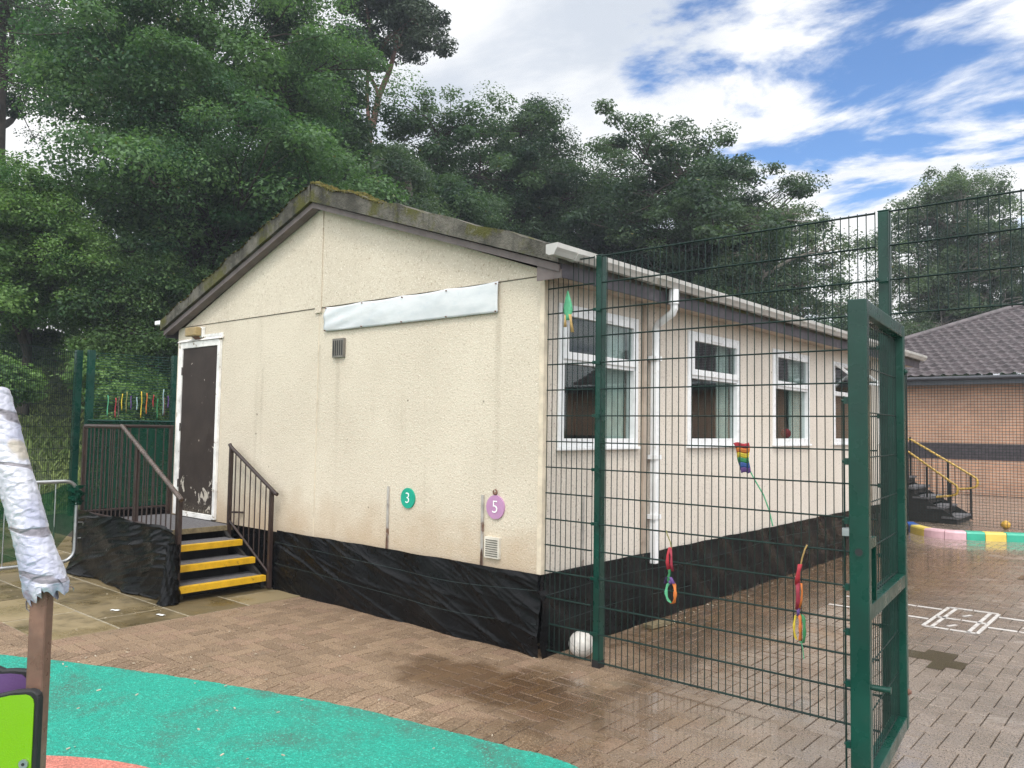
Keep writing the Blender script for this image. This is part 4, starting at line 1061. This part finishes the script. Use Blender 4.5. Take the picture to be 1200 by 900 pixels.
s = MB(); s.box((-2.6,12.6,.8),(-.95,13.9,.88)); s.build('landing', M['tread'], T2)
def rail2(y, x0, z0, x1, z1):
    pts = [(x0-1.2,y,z0+.02),(x0,y,z0),(x1-.05,y,z1+.06)]
    pts += [(x1+.055*math.sin(a)-.01,y,z1-.075+.10*math.cos(a)) for a in np.linspace(.5, 2.9, 7)] + [(x1-.14,y,z1-.21),(x1-.34,y,z1-.235)]
    s = MB(); s.tube(pts, .022, 8); r_ = s.build('handrail', M['yrail'], T2)
    for xx, zz in ((x1-.08,z1), (x1-.50,z1+.31), (x0,z0)):
        s = MB(); s.box((xx-.017,y-.017,.02),(xx+.017,y+.017,zz+.05)); s.build('post', M['black'], r_)
    for xx in np.arange(x0+.08, x1-.12, .11):
        tt = (xx-x0)/(x1-.05-x0); s = MB(); s.tube([(xx,y,z0+(z1+.06-z0)*tt-.9),(xx,y,z0+(z1+.06-z0)*tt)], .007, 5); s.build('baluster', M['black'], r_)
rail2(12.66, -.55, 1.40, .30, .745)
rail2(13.78, -.78, 1.64, .44, .85)
t = thing('ball', (1.16,12.45,0), 'small orange yellow ball lying behind the fine mesh fence', 'ball')
s = MB(); s.sphere((1.17,12.5,.08), .08, 26, 16); s.build('skin', M['yball'], t)
s = MB(); s.tube([(1.17+.0805*math.cos(a),12.5+.0805*math.sin(a)*.7,.08+.0805*math.sin(a)*.71) for a in np.linspace(0,6.28,30)], .003, 4, caps=False); s.build('seam', M['rust'], t)

K = thing('brick_building', (2.,24.,0), 'salmon brick school building with dark band and hipped pantile roof beyond the fence', 'building')
XH, TP, RUN = -7.213, .4353, 8.2
s = MB(); s.box((XH+.4,21.8,0),(16,32,1.02)); s.box((XH+.4,21.8,1.50),(16,32,3.40)); s.build('wall', M['brick'], K)
s = MB(); s.box((XH+.395,21.795,1.0205),(16.005,32,1.4995)); s.build('dark_band', M['band'], K)
s = MB(); s.box((XH+.41,21.786,1.25),(16,21.794,1.268)); s.build('conduit', M['fascia_far'], K)
# pantile slope: waves across, a step at every course, clipped at the hip
def pantiles():
    cw, cl = .30, .34; sl = math.sqrt(1+TP*TP)
    xs_ = np.arange(XH, 15.5, cw/8); rows = []
    V = []; F = []; idx = {}
    nc = int(RUN/(cl/sl)) 
    ts = []
    for c in range(nc): ts += [(c*cl/sl, .06), ((c+1)*cl/sl-.003, .0)]
    for j, (tr, lift) in enumerate(ts):
        c = j//2
        for i, x in enumerate(xs_):
            ph = (x/cw+ (c%2)*.5)*2*math.pi
            z = 3.45+tr*TP + lift + .042*(max(0, math.sin(ph))**1.0) + .012*math.sin(ph*.5+c*1.3)*.3
            V.append((x, 21.3+tr, z))
    n = len(xs_)
    for j in range(len(ts)-1):
        for i in range(n-1):
            if xs_[i] < XH+ts[j][0]: continue
            F.append((j*n+i, j*n+i+1, (j+1)*n+i+1, (j+1)*n+i))
    return mesh_np('roof', V, F, M['tile'], None, K)
rf = pantiles()
s = MB(); s.tube([(XH+t_, 21.3+t_, 3.45+t_*TP+.03) for t_ in np.linspace(0, RUN, 24)], .12, 10); s.build('hip_tiles', M['tile'], rf)
s = MB(); s.tube([(XH+RUN, 21.3+RUN, 3.45+RUN*TP+.03), (15.5, 21.3+RUN, 3.45+RUN*TP+.03)], .12, 10); s.build('ridge_tiles', M['tile'], rf)
s = MB(); s.add([(XH,21.3,3.45),(XH+RUN,21.3+RUN,3.45+RUN*TP),(XH,21.3+2*RUN,3.45)], [(0,1,2)]); s.build('end_slope', M['tile'], rf)
s = MB(); s.box((XH,21.33,3.23),(16,21.36,3.46)); s.build('fascia', M['fascia_far'], K)
s = MB(); s.box((XH,21.361,3.40),(16,21.8,3.42)); s.build('soffit', M['fascia_far'], K)
s = MB(); s.tube([(XH,21.27,3.42),(16,21.27,3.42)], .055, 10); s.build('gutter', M['fascia_far'], K)
s = MB(); s.tube([(.30,21.76,0),(.30,21.76,3.3)], .04, 10); s.build('downpipe', M['fascia_far'], K)

# ------------------------------------------------------------------ left side: barrier, netting, green fence
BX = -5.80
t = thing('crowd_barrier', (BX,-2.2,0), 'galvanised crowd control barrier standing left of the steps', 'barrier')
y0, y1, z0, z1, rc = -3.45, -1.21, .17, 1.07, .13
pts = []
for (cy, cz, a0) in ((y1-rc, z1-rc, 90), (y1-rc, z0+rc, 0), (y0+rc, z0+rc, -90), (y0+rc, z1-rc, -180)):
    for k in range(7):
        a = R(a0-k*15); pts.append((BX, cy+rc*math.cos(a), cz+rc*math.sin(a)))
pts.append(pts[0]); s = MB(); s.tube(pts, .021, 10, caps=False); s.build('frame', M['metal'], t)
for y in np.arange(y0+.2, y1-.1, .165):
    s = MB(); s.tube([(BX,y,z0),(BX,y,z1)], .007, 6); s.build('bar', M['metal'], t)
for y in (-2.9,-1.6):
    s = MB(); s.tube([(BX-.28,y,.012),(BX-.2,y,.03),(BX,y,.17)], .014, 8); s.tube([(BX+.28,y,.012),(BX+.2,y,.03),(BX,y,.17)], .014, 8); s.build('foot', M['metal'], t)
s = MB(); s.tube([(BX,y1+.02,.60),(BX,y1+.075,.60),(BX,y1+.085,.585),(BX,y1+.085,.45),(BX,y1+.06,.42),(BX,y1+.02,.42)], .008, 6); s.build('coupling_hook', M['metal'], t)
nets = MB(); P = []
for j in range(14):
    q = j/13; row = []
    for i in range(50):
        tt = i/49; y = -3.45+2.26*tt
        top = 1.0-.10*math.sin(tt*math.pi)-.12*(1-tt); top = top+.08*max(0, tt-.85)/.15
        bot = .20+.10*max(0, tt-.6)/.4+.25*max(0, tt-.88)/.12
        row.append((BX-.03-.03*math.sin(tt*19+q*3)-.02*math.sin(tt*41), y, bot+(top-bot)*q))
    P.append(row)
t = thing('netting', (BX-.05,-2.2,.2), 'green debris netting draped behind the bars of the crowd barrier', 'netting')
nets.grid(P); nets.build('sheet', M['net'], t)
s = MB(); P = []
for i in range(30):
    row = []
    for k in range(18):
        a = 2*math.pi*k/18; q = .045+.018*math.sin(3*a+i*.6)+.012*math.sin(5*a-i)+.02*math.sin(i/29*math.pi)
        row.append((BX+q*math.cos(a), -1.215+q*math.sin(a)*.9+.02*math.sin(i*.5), .80+.22*i/29))
    row.append(row[0]); P.append(row)
s.grid(P); s.build('bunched_knot', M['screen'], t)
s = MB(); s.sphere((-6.6,-2.05,.09), .09, 16, 10, (1.3,1,.9)); tag(s.build('toy', M['f_yellow'], None, (-6.6,-2.05,0)), 'bit of yellow toy on the slabs behind the crowd barrier', 'toy')

LF = thing('boundary_fence', (-11.5,.5,0), 'green welded mesh boundary fence in front of the grass bank on the left', 'fence')
pa, pb = (-9.6,-2.55), (-12.05,1.08)
s = MB(); wire_panel(s, pa, pb, .06, 3.04, .055, .2, .0036, .005, False); s.build('mesh_panel', M['greendark'], LF)
s = MB(); wire_panel(s, (-6.8,-6.6), pa, .06, 3.04, .055, .2, .0036, .005, False); s.build('mesh_panel', M['greendark'], LF)
s = MB(); wire_panel(s, (-11.78,1.25), (-11.62,2.72), .06, 3.04, .30, .052, .003, .006, False); s.build('slatted_panel', M['greenpaint'], LF)
s = MB(); wire_panel(s, (-11.62,2.78), (-11.5,9.), .06, 3.04, .30, .052, .003, .006, False); s.build('slatted_panel', M['greenpaint'], LF)
for (x, y, h_) in ((pa[0],pa[1],.04), (-12.07,1.10,.055), (-11.80,1.22,.055), (-11.62,2.75,.055)):
    s = MB(); s.box((x-h_,y-h_,-.02),(x+h_,y+h_,3.09)); s.build('post', M['greenpaint'], LF)
t = thing('windbreak_screen', (-11.6,2.,0), 'dark green windbreak sheet covering the lower fence behind the steps', 'screen')
P = [[(-11.70+.02*math.sin(k*.8+j)+.015*math.sin(k*2.1)+.1*k/40, 1.15+1.75*k/40, .05+1.72*j/8) for k in range(41)] for j in range(9)]
s = MB(); s.grid(P); s.build('sheet', M['screen'], t)
s = MB(); s.tube([(-11.66,1.15,1.77),(-11.56,2.9,1.77)], .02, 8); s.build('hem', M['greenpaint'], t)
random.seed(31)
rb = [('red',.22),('yellow',.30),('brown',.26),('violet',.42),('paleblue',.50),('yellow',.56),('orange',.63),('red',.72),('green',.78),('paleblue',.86),('brown',.88),('violet',.93),('mint',.12),('olive',.36)]
names = {'red':'red','yellow':'yellow','brown':'dark brown','violet':'purple','paleblue':'pale blue','orange':'orange','green':'green','mint':'mint green','olive':'olive'}
for k, (c_, q) in enumerate(rb):
    y = 1.32+1.38*q; x = -11.66+.1*q; za = random.uniform(2.2,2.42); zb = random.uniform(1.80,2.05)
    s = MB(); P = [[(x+.05+.006*math.sin(j*1.3+k), y+.012*i-.017+.005*math.sin(j*.9+k), za+(zb-za)*j/7) for i in (-.7,0,.7)] for j in range(8)]
    s.grid(P); o = s.build('woven_ribbon', M['f_'+c_], None, (x,y,zb)); solid(o, .006)
    nth = [i for i, r_ in enumerate(rb) if r_[0] == c_]
    side = '' if len(nth) == 1 else (' nearer the left post' if q == min(rb[i][1] for i in nth) else ' farther right')
    tag(o, '%s ribbon woven in the green fence above the windbreak%s' % (names[c_], side), 'ribbon', 'ribbons woven through the boundary fence')

# ------------------------------------------------------------------ play frame in the foreground
PF = thing('play_frame', (1.67,-4.13,0), 'play frame with lime and purple panels and foil wrapped slanting arm in the left foreground', 'play equipment')
ax_ = Vector((.759,.651,0)); fw = Vector((-.651,.757,0))
def pfp(u, d, z): q = Vector((1.672,-4.125,0))+ax_*u+fw*d; return Vector((q.x, q.y, z))
s = MB(); s.obox(pfp(0,0,.665), ax_*.0205, fw*.0205, (0,0,.665)); s.build('post', M['postsq'], PF, bevel=.006)
def panel(name, prof_, d0, th, m, inset=.0):
    """hdpe panel: black core with a coloured face sheet either side, rounded outline (u,z) list"""
    o = MB(); o.prism([pfp(u_, d0, z) for u_, z in prof_], fw*th); c_ = o.build(name, M['black'], PF, bevel=.004)
    cx = sum(u_ for u_, z in prof_)/len(prof_); cz = sum(z for u_, z in prof_)/len(prof_)
    ins = [(u_+math.copysign(min(.010, abs(u_-cx)), cx-u_), z+math.copysign(min(.010, abs(z-cz)), cz-z)) for u_, z in prof_]
    o = MB(); o.prism([pfp(u_, d0-.003, z) for u_, z in ins], fw*.0028); o.build('face_sheet', m, c_)
    o = MB(); o.prism([pfp(u_, d0+th+.0002, z) for u_, z in ins], fw*.0028); o.build('face_sheet', m, c_)
    return c_
prof_l = [(-.62,.45)] + [(.040,.45)] + [(.040,1.075)] + [(.040-.022*(1-math.cos(R(a))), 1.075+.022*math.sin(R(a))) for a in (30,60,90)] + [(-.02,1.094),(-.07,1.082),(-.12,1.062),(-.2,1.025),(-.3,.985),(-.42,.97),(-.54,.985),(-.62,1.03)]
pl = panel('lime_panel', prof_l, -.062, .022, M['lime'])
s = MB(); c_ = pfp(.014,-.066,.925); s.tube([c_, c_-fw*.005], .011, 18); bo = s.build('bolt', M['metal'], pl)
s = MB(); c_ = c_-fw*.0051; s.tube([c_, c_-fw*.0006], .004, 8); s.build('bolt_socket', M['black'], bo)
prof_p = [(-.75,.5), (-.03,.5), (-.03,1.10)] + [(-.05,1.115),(-.08,1.117),(-.11,1.115),(-.135,1.125),(-.16,1.15),(-.2,1.165),(-.28,1.17),(-.4,1.15),(-.5,1.12),(-.62,1.11),(-.75,1.15)]
panel('purple_panel', prof_p, .032, .020, M['purple'])
# slanting arm wrapped in foil tape
a0 = pfp(.0142,0,1.318); a1 = Vector((1.558,-4.230,1.830)); dd = (a1-a0); Ln = dd.length; dd.normalize()
nx = dd.cross(Vector((0,0,1))).normalized(); ny = dd.cross(nx)
P = []; r_ = np.random.default_rng(5); nS, nR = 72, 220
ph = r_.uniform(0, 6.28, 40)
steps = np.sort(r_.uniform(0, Ln, 13))
for i in range(nR):
    tq = i/(nR-1); row = []
    for k in range(nS):
        a = 2*math.pi*k/nS
        d0 = tq*Ln
        w_ = d0+.035*math.sin(a+1.2)+.006*math.sin(3*a)+.004*math.sin(7*a+2)
        j = int(np.searchsorted(steps, w_)); lip = 0.
        if j > 0: lip = .0055*math.exp(-(w_-steps[j-1])/.022)
        q = (.0395 + .011*max(0., 1-tq/.28)) + lip*.45 + 00.00040*math.sin(5*a+19*tq+ph[0]) + 00.00032*math.sin(11*a-37*tq+ph[1]) + 00.00027*math.sin(17*a+71*tq) + 00.00030*math.sin(8*a+tq*160) + 00.00025*math.sin(23*a-tq*90+ph[3]) + .0009*abs(math.sin(13*a+tq*210))
        e = max(0, 1-tq/.045)
        q += .006*e*math.sin(4*a+1)+.004*e*math.sin(9*a); q *= 1-.20*e*e; q *= math.sqrt(max(.02, 1-max(0., (tq-.97)/.031)**2))
        along = d0 - e*(.010*math.sin(3*a+.7)+.014*max(0, math.sin(7*a))+.006*math.sin(13*a))
        p_ = a0+dd*along+(nx*math.cos(a)+ny*math.sin(a))*q; row.append(tuple(p_))
    row.append(row[0]); P.append(row)
s = MB(); s.grid(P); arm = s.build('foil_wrapped_arm', M['foil'], PF)
s = MB(); s.tube([a0+dd*.012, a0+dd*(Ln-.03)], .030, 20); s.build('inner_pole', M['postsq'], arm)
s = MB(); r2 = random.Random(3)
for k in range(7):
    a = r2.uniform(0, 6.28); b_ = a0+dd*r2.uniform(-.004,.03)+(nx*math.cos(a)+ny*math.sin(a))*.049
    e_ = b_-dd*r2.uniform(.01,.035)+Vector((r2.uniform(-.012,.012), r2.uniform(-.012,.012), -.004))
    sdv = (nx*-math.sin(a)+ny*math.cos(a))*r2.uniform(.005,.012); mid = b_.lerp(e_, .5)+(nx*math.cos(a)+ny*math.sin(a))*.006
    s.add([b_-sdv, b_+sdv, mid+sdv*.7, e_, mid-sdv*.8], [(0,1,2,4),(2,3,4)])
s.build('torn_flap', M['foil'], arm)

# ------------------------------------------------------------------ trees
def limb_curve(p, q, sag, n, r):
    p = np.array(p, float); q = np.array(q, float); k = r.normal(0, .07*np.linalg.norm(q-p), 3)
    return [tuple(p+(q-p)*t+k*math.sin(t*math.pi)+np.array([0,0,sag])*math.sin(t*math.pi)) for t in np.linspace(0, 1, n)]
def leaves(C, RC, r, per, size, flat, droop, tb, long_=1.0):
    """leaf blades scattered through each clump's volume, more on its upper shell"""
    n = len(C)*per; ci = np.repeat(np.arange(len(C)), per)
    dv = r.normal(size=(n,3)); dv /= np.linalg.norm(dv, axis=1)[:,None]
    rad = r.random(n)**.45
    off = dv*rad[:,None]*RC[ci][:,None]; off[:,2] *= flat
    off[:,2] -= droop*(off[:,0]**2+off[:,1]**2)/RC[ci]
    c = C[ci]+off
    nrm = dv*.55+np.array([0,0,.75])+r.normal(0,.45,(n,3)); nrm /= np.linalg.norm(nrm,axis=1)[:,None]
    t = r.normal(size=(n,3)); t[:,2] -= .5*(droop > 0); t -= nrm*(t*nrm).sum(1)[:,None]; t /= np.linalg.norm(t,axis=1)[:,None]
    b = np.cross(nrm, t)
    sz = (size*r.uniform(.7,1.35,len(C)))[ci][:,None]*r.uniform(.5,1.35,n)[:,None]
    V = np.empty((n,4,3)); V[:,0] = c-t*sz*.5*long_; V[:,1] = c+b*sz*.32-nrm*sz*.05; V[:,2] = c+t*sz*.5*long_; V[:,3] = c-b*sz*.32-nrm*sz*.05
    T = np.empty((n,2)); ct = tb[ci]; T[:,0] = np.clip(ct+r.normal(0,.16,n),0,1); T[:,1] = r.random(n)
    return V.reshape(-1,3), np.arange(n*4).reshape(-1,4), np.repeat(T,4,axis=0)
def tree(name, label, base, H, cc, cr, nl, ncl, per, leaf, mat, bark, seed, rc=(.5,1.0), flat=.55, droop=0., tr=.22, group=None, cat='tree', fork=None, hollow=.55, long_=1., shape=0., limb_r=.07, low=-.6, qr=(.38,.76), lr=(.36,.52)):
    r = np.random.default_rng(seed)
    bz_ = float(hgt(base[0], base[1]))-.05
    T = thing(name, (base[0],base[1],bz_), label, cat, group)
    cc = np.array(cc, float); cr = np.array(cr, float)
    # lobes give the crown its uneven outline
    lobes = []
    while len(lobes) < nl:
        d = r.normal(size=3); d /= np.linalg.norm(d)
        if d[2] < low: continue
        q = r.uniform(*qr); k = 1-shape*max(0, d[2]*q)
        lobes.append((cc+d*cr*q*np.array([k,k,1]), r.uniform(*lr)*min(cr.mean(), 1.5*cr[:2].min())*(1-.3*q)*1.2))
    lobes.append((cc.copy(), cr.mean()*.5))
    C = []; owner = []
    wts = np.array([l[1]**2 for l in lobes]); wts /= wts.sum()
    for i in range(ncl):
        k = r.choice(len(lobes), p=wts); d = r.normal(size=3); d /= np.linalg.norm(d); d[2] = abs(d[2])*.9-.25 if r.random() < .7 else d[2]
        C.append(lobes[k][0]+d*lobes[k][1]*r.uniform(hollow,1.08)*np.array([1.08,1.08,.9])); owner.append(k)
    C = np.array(C); RC = r.uniform(rc[0], rc[1], ncl)
    lobe_t = r.uniform(.15,.8,len(lobes)); tb = np.clip(lobe_t[np.array(owner)]+r.normal(0,.24,ncl),0,1)
    V, F, Tt = leaves(C, RC, r, per, leaf, flat, droop, tb, long_)
    mesh_np('crown', V, F, mat, Tt, T)
    s = MB(); top = np.array([cc[0], cc[1], cc[2]+cr[2]*.45]); b0 = np.array([base[0],base[1],bz_])
    stems = fork if fork else [limb_curve(b0, top, 0, 9, r)]
    for st in stems:
        m_ = len(st); s.tube(st, [tr*(1-.86*i/(m_-1)) for i in range(m_)], 9)
    tk = s.build('trunk', bark, T)
    s = MB(); allst = np.array([p for st in stems for p in st])
    for k, (lc, lr) in enumerate(lobes[:-1]):
        dz = allst[:,2]-(lc[2]-.35*np.linalg.norm((lc-allst)[:,:2],axis=1)-.4); i0 = int(np.argmin(np.abs(dz)+.12*np.linalg.norm((lc-allst)[:,:2],axis=1)))
        st = limb_curve(allst[i0], lc, .4, 7, r); rr0 = min(tr*.5, limb_r*1.2); s.tube(st, [rr0*(1-.75*i/6) for i in range(7)], 6, caps=False)
        mine = [i for i, o in enumerate(owner) if o == k]
        for i in mine[:26]:
            j = r.integers(3, 7); s.tube(limb_curve(st[j], C[i], .1, 4, r), [rr0*.28, rr0*.2, rr0*.13, rr0*.05], 4, caps=False)
    s.build('limbs', bark, tk)
    return T

def at(x, y, D):
    """point seen at photo pixel (x, y) at depth D along the view: used to place the wood behind"""
    v = f + rr*((x-600)/929.58) - uu*((y-450)/929.58); q = Vector((CX,CY,CZ))+v*D; return q
def put(name, label, x, ytop, ybot, D, halfw, **kw):
    c = at(x, (ytop+ybot)/2, D); rw = halfw*D/929.58; rh = (ybot-ytop)/2*D/929.58
    base = (c.x, c.y); kw.setdefault('depthr', 1.0); dr_ = kw.pop('depthr')
    kw.setdefault('H', 0)
    return tree(name, label, base, cc=(c.x,c.y,c.z), cr=(rw*dr_, rw*dr_, rh), **kw)
GW = 'woodland trees behind the classroom'
put('broadleaf_tree', 'huge dense sycamore towering behind the left slope of the classroom roof', 245, -190, 470, 24., 200, nl=60, ncl=680, per=494, leaf=0.099, mat=L['syc'], bark=M['bark'], seed=1, rc=(.6,1.25), tr=.42, group=GW, shape=.25, flat=.42, droop=.25, low=-.9, qr=(.45,.9), lr=(.26,.42))
put('broadleaf_tree', 'sycamore with thin crown and sky gaps at the upper left edge', 0, -160, 300, 29., 100, nl=20, ncl=190, per=260, leaf=0.103, mat=L['oak_backlit'], bark=M['bark'], seed=2, rc=(.4,.9), tr=.35, group=GW, limb_r=.12)
put('broadleaf_tree', 'tall bluish green tree between the huge sycamore and the pine', 362, -120, 400, 29., 62, nl=26, ncl=300, per=338, leaf=0.107, mat=L['oak'], bark=M['bark'], seed=3, rc=(.5,1.0), tr=.3, group=GW, low=-.9)
# scots pine with its forked reddish stem
pb_ = at(437, 500, 34.); gz = float(hgt(pb_.x, pb_.y))
def pa_(x, y, D=34.): q = at(x, y, D); return (q.x, q.y, q.z)
fork = [[(pb_.x,pb_.y,gz-.1), pa_(437,330), pa_(436,200), pa_(430,112), pa_(431,75), pa_(434,45), pa_(430,15)], [pa_(436,150), pa_(444,112), pa_(457,82), pa_(463,58), pa_(466,36), pa_(476,18), pa_(474,-10)]]
put('pine_tree', 'scots pine with forked reddish trunk and ragged flat topped crown', 462, -60, 125, 34., 68, nl=20, ncl=150, per=299, leaf=0.112, mat=L['pine'], bark=M['pinebark'], seed=4, rc=(.35,.8), flat=.4, tr=.15, group=GW, fork=fork, long_=1.5, qr=(.45,.95), lr=(.28,.45), limb_r=.07, low=-.8)
put('oak_tree', 'rounded oak between the pine and the classroom roof ridge', 518, 72, 420, 30., 112, nl=34, ncl=480, per=312, leaf=0.107, mat=L['oak'], bark=M['bark'], seed=5, rc=(.45,.95), tr=.35, group=GW, low=-.9)
put('oak_tree', 'dark rounded oak with its crest just left of the open sky gap', 615, 92, 440, 33., 90, nl=30, ncl=400, per=299, leaf=0.112, mat=L['oak_backlit'], bark=M['bark'], seed=6, rc=(.45,.95), tr=.35, group=GW, low=-.9)
put('birch_tree', 'droopy grey green birch in front of the oaks above the roof ridge', 480, 165, 400, 25., 70, nl=16, ncl=200, per=299, leaf=0.090, mat=L['birch'], bark=M['birchbark'], seed=7, rc=(.4,.8), flat=.6, droop=.7, tr=.18, group=GW)
put('oak_tree', 'broad dark oak with sky glinting through it above the gutter', 800, 112, 470, 31., 150, nl=44, ncl=560, per=273, leaf=0.112, mat=L['oak_backlit'], bark=M['bark'], seed=28, rc=(.4,.85), tr=.36, group=GW, limb_r=.12, flat=.5, low=-.9)
put('oak_tree', 'lower oak filling the gap between the two rounded crowns', 695, 150, 480, 36., 98, nl=22, ncl=240, per=273, leaf=0.116, mat=L['oak'], bark=M['bark'], seed=9, rc=(.45,.9), tr=.3, group=GW, low=-.9)
put('birch_tree', 'feathery birch sloping down to the right behind the tall fence post', 908, 185, 450, 28., 88, nl=22, ncl=220, per=234, leaf=0.090, mat=L['birch'], bark=M['birchbark'], seed=10, rc=(.35,.75), flat=.6, droop=.8, tr=.18, group=GW, shape=.4, low=-.9)
put('birch_tree', 'small pale distant tree low against the blue sky', 985, 330, 480, 46., 56, nl=16, ncl=170, per=156, leaf=0.138, mat=L['oak'], bark=M['bark'], seed=11, rc=(.4,.9), flat=.6, droop=.4, tr=.18, group=GW, low=-.9)
put('birch_tree', 'tall feathery birch behind the hipped brown roof on the right', 1122, 145, 480, 38., 98, nl=40, ncl=420, per=260, leaf=0.107, mat=L['birch'], bark=M['birchbark'], seed=12, rc=(.4,.85), flat=.6, droop=.6, tr=.22, group=GW, shape=.5, low=-.9)
put('birch_tree', 'broad lower birch at the right edge of the photo behind the brown roof', 1215, 240, 480, 40., 75, nl=20, ncl=200, per=234, leaf=0.107, mat=L['birch'], bark=M['birchbark'], seed=13, rc=(.4,.85), flat=.6, droop=.6, tr=.2, group=GW, low=-.9)
put('broadleaf_tree', 'fresh green low tree overhanging the boundary fence at far left', 35, 165, 440, 21., 130, nl=34, ncl=480, per=338, leaf=0.077, mat=L['light'], bark=M['bark'], seed=14, rc=(.35,.8), flat=.42, droop=.35, tr=.16, group=GW, low=-.9)
put('broadleaf_tree', 'dark drooping understorey tree just left of the roof eave', 150, 255, 480, 21., 80, nl=22, ncl=300, per=286, leaf=0.077, mat=L['under'], bark=M['bark'], seed=15, rc=(.35,.8), flat=.5, droop=.6, tr=.14, group=GW, low=-.9)
put('broadleaf_tree', 'leafy dark tree low behind the roof verge under the huge sycamore', 270, 240, 500, 26., 75, nl=18, ncl=240, per=260, leaf=0.095, mat=L['under'], bark=M['bark'], seed=16, rc=(.4,.9), flat=.5, droop=.4, tr=.14, group=GW, low=-.9)
put('broadleaf_tree', 'dark bushy growth filling in low behind the hipped brown roof', 1120, 290, 490, 44., 120, nl=18, ncl=260, per=195, leaf=0.138, mat=L['oak_backlit'], bark=M['bark'], seed=17, rc=(.5,1.), flat=.5, tr=.14, group=GW, low=-.9)
GS = 'shrubs along the foot of the wood'
for i, (x, yt, yb, D, hw_, mt, lab) in enumerate(((35,385,432,22,60,'under','dark shrub at the top of the grass bank at far left'), (125,380,490,19.5,60,'light','leafy green shrub behind the ribbon panel of the fence'), (185,375,490,22,50,'under','dark shrub behind the fence beside the building corner'),
        (5,415,470,15.2,22,'light','bright green shrub poking over the fence at the left edge'), (150,425,540,18.2,30,'light','light green bush behind the windbreak screen'))):
    put('shrub', lab, x, yt, yb, D, hw_, nl=9, ncl=100, per=221, leaf=0.077, mat=L[mt], bark=M['bark'], seed=40+i, rc=(.25,.55), tr=.05, group=GS, cat='shrub', limb_r=.03, low=-.9)
# far wood closing the horizon
r = np.random.default_rng(77); C = []
for k in range(620):
    a = r.uniform(-75, 25); dd_ = r.uniform(44, 62); x = CX+math.sin(R(a))*dd_; y = CY+math.cos(R(a))*dd_
    if -8 < x < 18 and y < 36: continue
    C.append((x, y, float(hgt(x,y))+r.uniform(.5, 6.5 if a > -22 else 12.5)))
C = np.array(C); V, F, Tt = leaves(C, r.uniform(1.,2.2,len(C)), r, 70, .42, .7, 0, r.uniform(.1,.7,len(C)))
tag(mesh_np('far_wood', V, F, L['oak'], Tt), 'distant dark wood closing the horizon behind the trees', 'wood', kind='stuff')

# grass on the bank
r = np.random.default_rng(5); n = 42000
gx = -13.0-r.random(n)**1.3*15; gy = r.uniform(-9, 13, n); gz_ = hgt(gx, gy)
hh = r.uniform(.07,.22,n)*(.7+.6*(np.sin(gx*.9+1)*np.cos(gy*.8) > 0)); a = r.uniform(0,6.28,n); ww = r.uniform(.018,.045,n); lx, ly = r.normal(0,.16,n), r.normal(0,.16,n)
V = np.empty((n,3,3)); ca, sa = np.cos(a), np.sin(a)
V[:,0] = np.stack([gx-ww*ca, gy-ww*sa, gz_-.04],1); V[:,1] = np.stack([gx+ww*ca, gy+ww*sa, gz_-.04],1); V[:,2] = np.stack([gx+lx, gy+ly, gz_+hh],1)
patch = np.clip(.5+.3*np.sin(gx*1.3+gy*.7)+.2*np.sin(gy*2.1-gx), 0, 1)
Tt = np.repeat(np.stack([np.clip(patch+r.normal(0,.2,n),0,1), r.random(n)],1),3,axis=0)
tag(mesh_np('grass', V.reshape(-1,3), np.arange(n*3).reshape(-1,3), M['grass'], Tt), 'rough long grass covering the bank beyond the fence', 'grass', kind='stuff')

m = bpy.data.materials.new('pale_air'); m.use_nodes = True; hn = m.node_tree
hn.nodes.remove(hn.nodes['Principled BSDF'])
pv = hn.nodes.new('ShaderNodeVolumePrincipled'); pv.inputs['Color'].default_value = (.80,.88,1,1); pv.inputs['Density'].default_value = .0011
hn.links.new(pv.outputs[0], hn.nodes['Material Output'].inputs['Volume'])
s = MB(); s.box((-115,-65,-1.2), (85,125,34)); tag(s.build('glare_veil', m), 'thin added veil of air lifting the dark wood like lens glare', 'glare_veil', kind='stuff')  # scattering box added to lift the dark trees as lens glare does
c = scene.cycles
c.max_bounces = 6; c.diffuse_bounces = 3; c.glossy_bounces = 3; c.transparent_max_bounces = 12; c.transmission_bounces = 3
c.use_denoising = True; c.denoiser = 'OPENIMAGEDENOISE'; c.denoising_input_passes = 'RGB_ALBEDO_NORMAL'; c.denoising_prefilter = 'NONE'
c.sample_clamp_indirect = 6
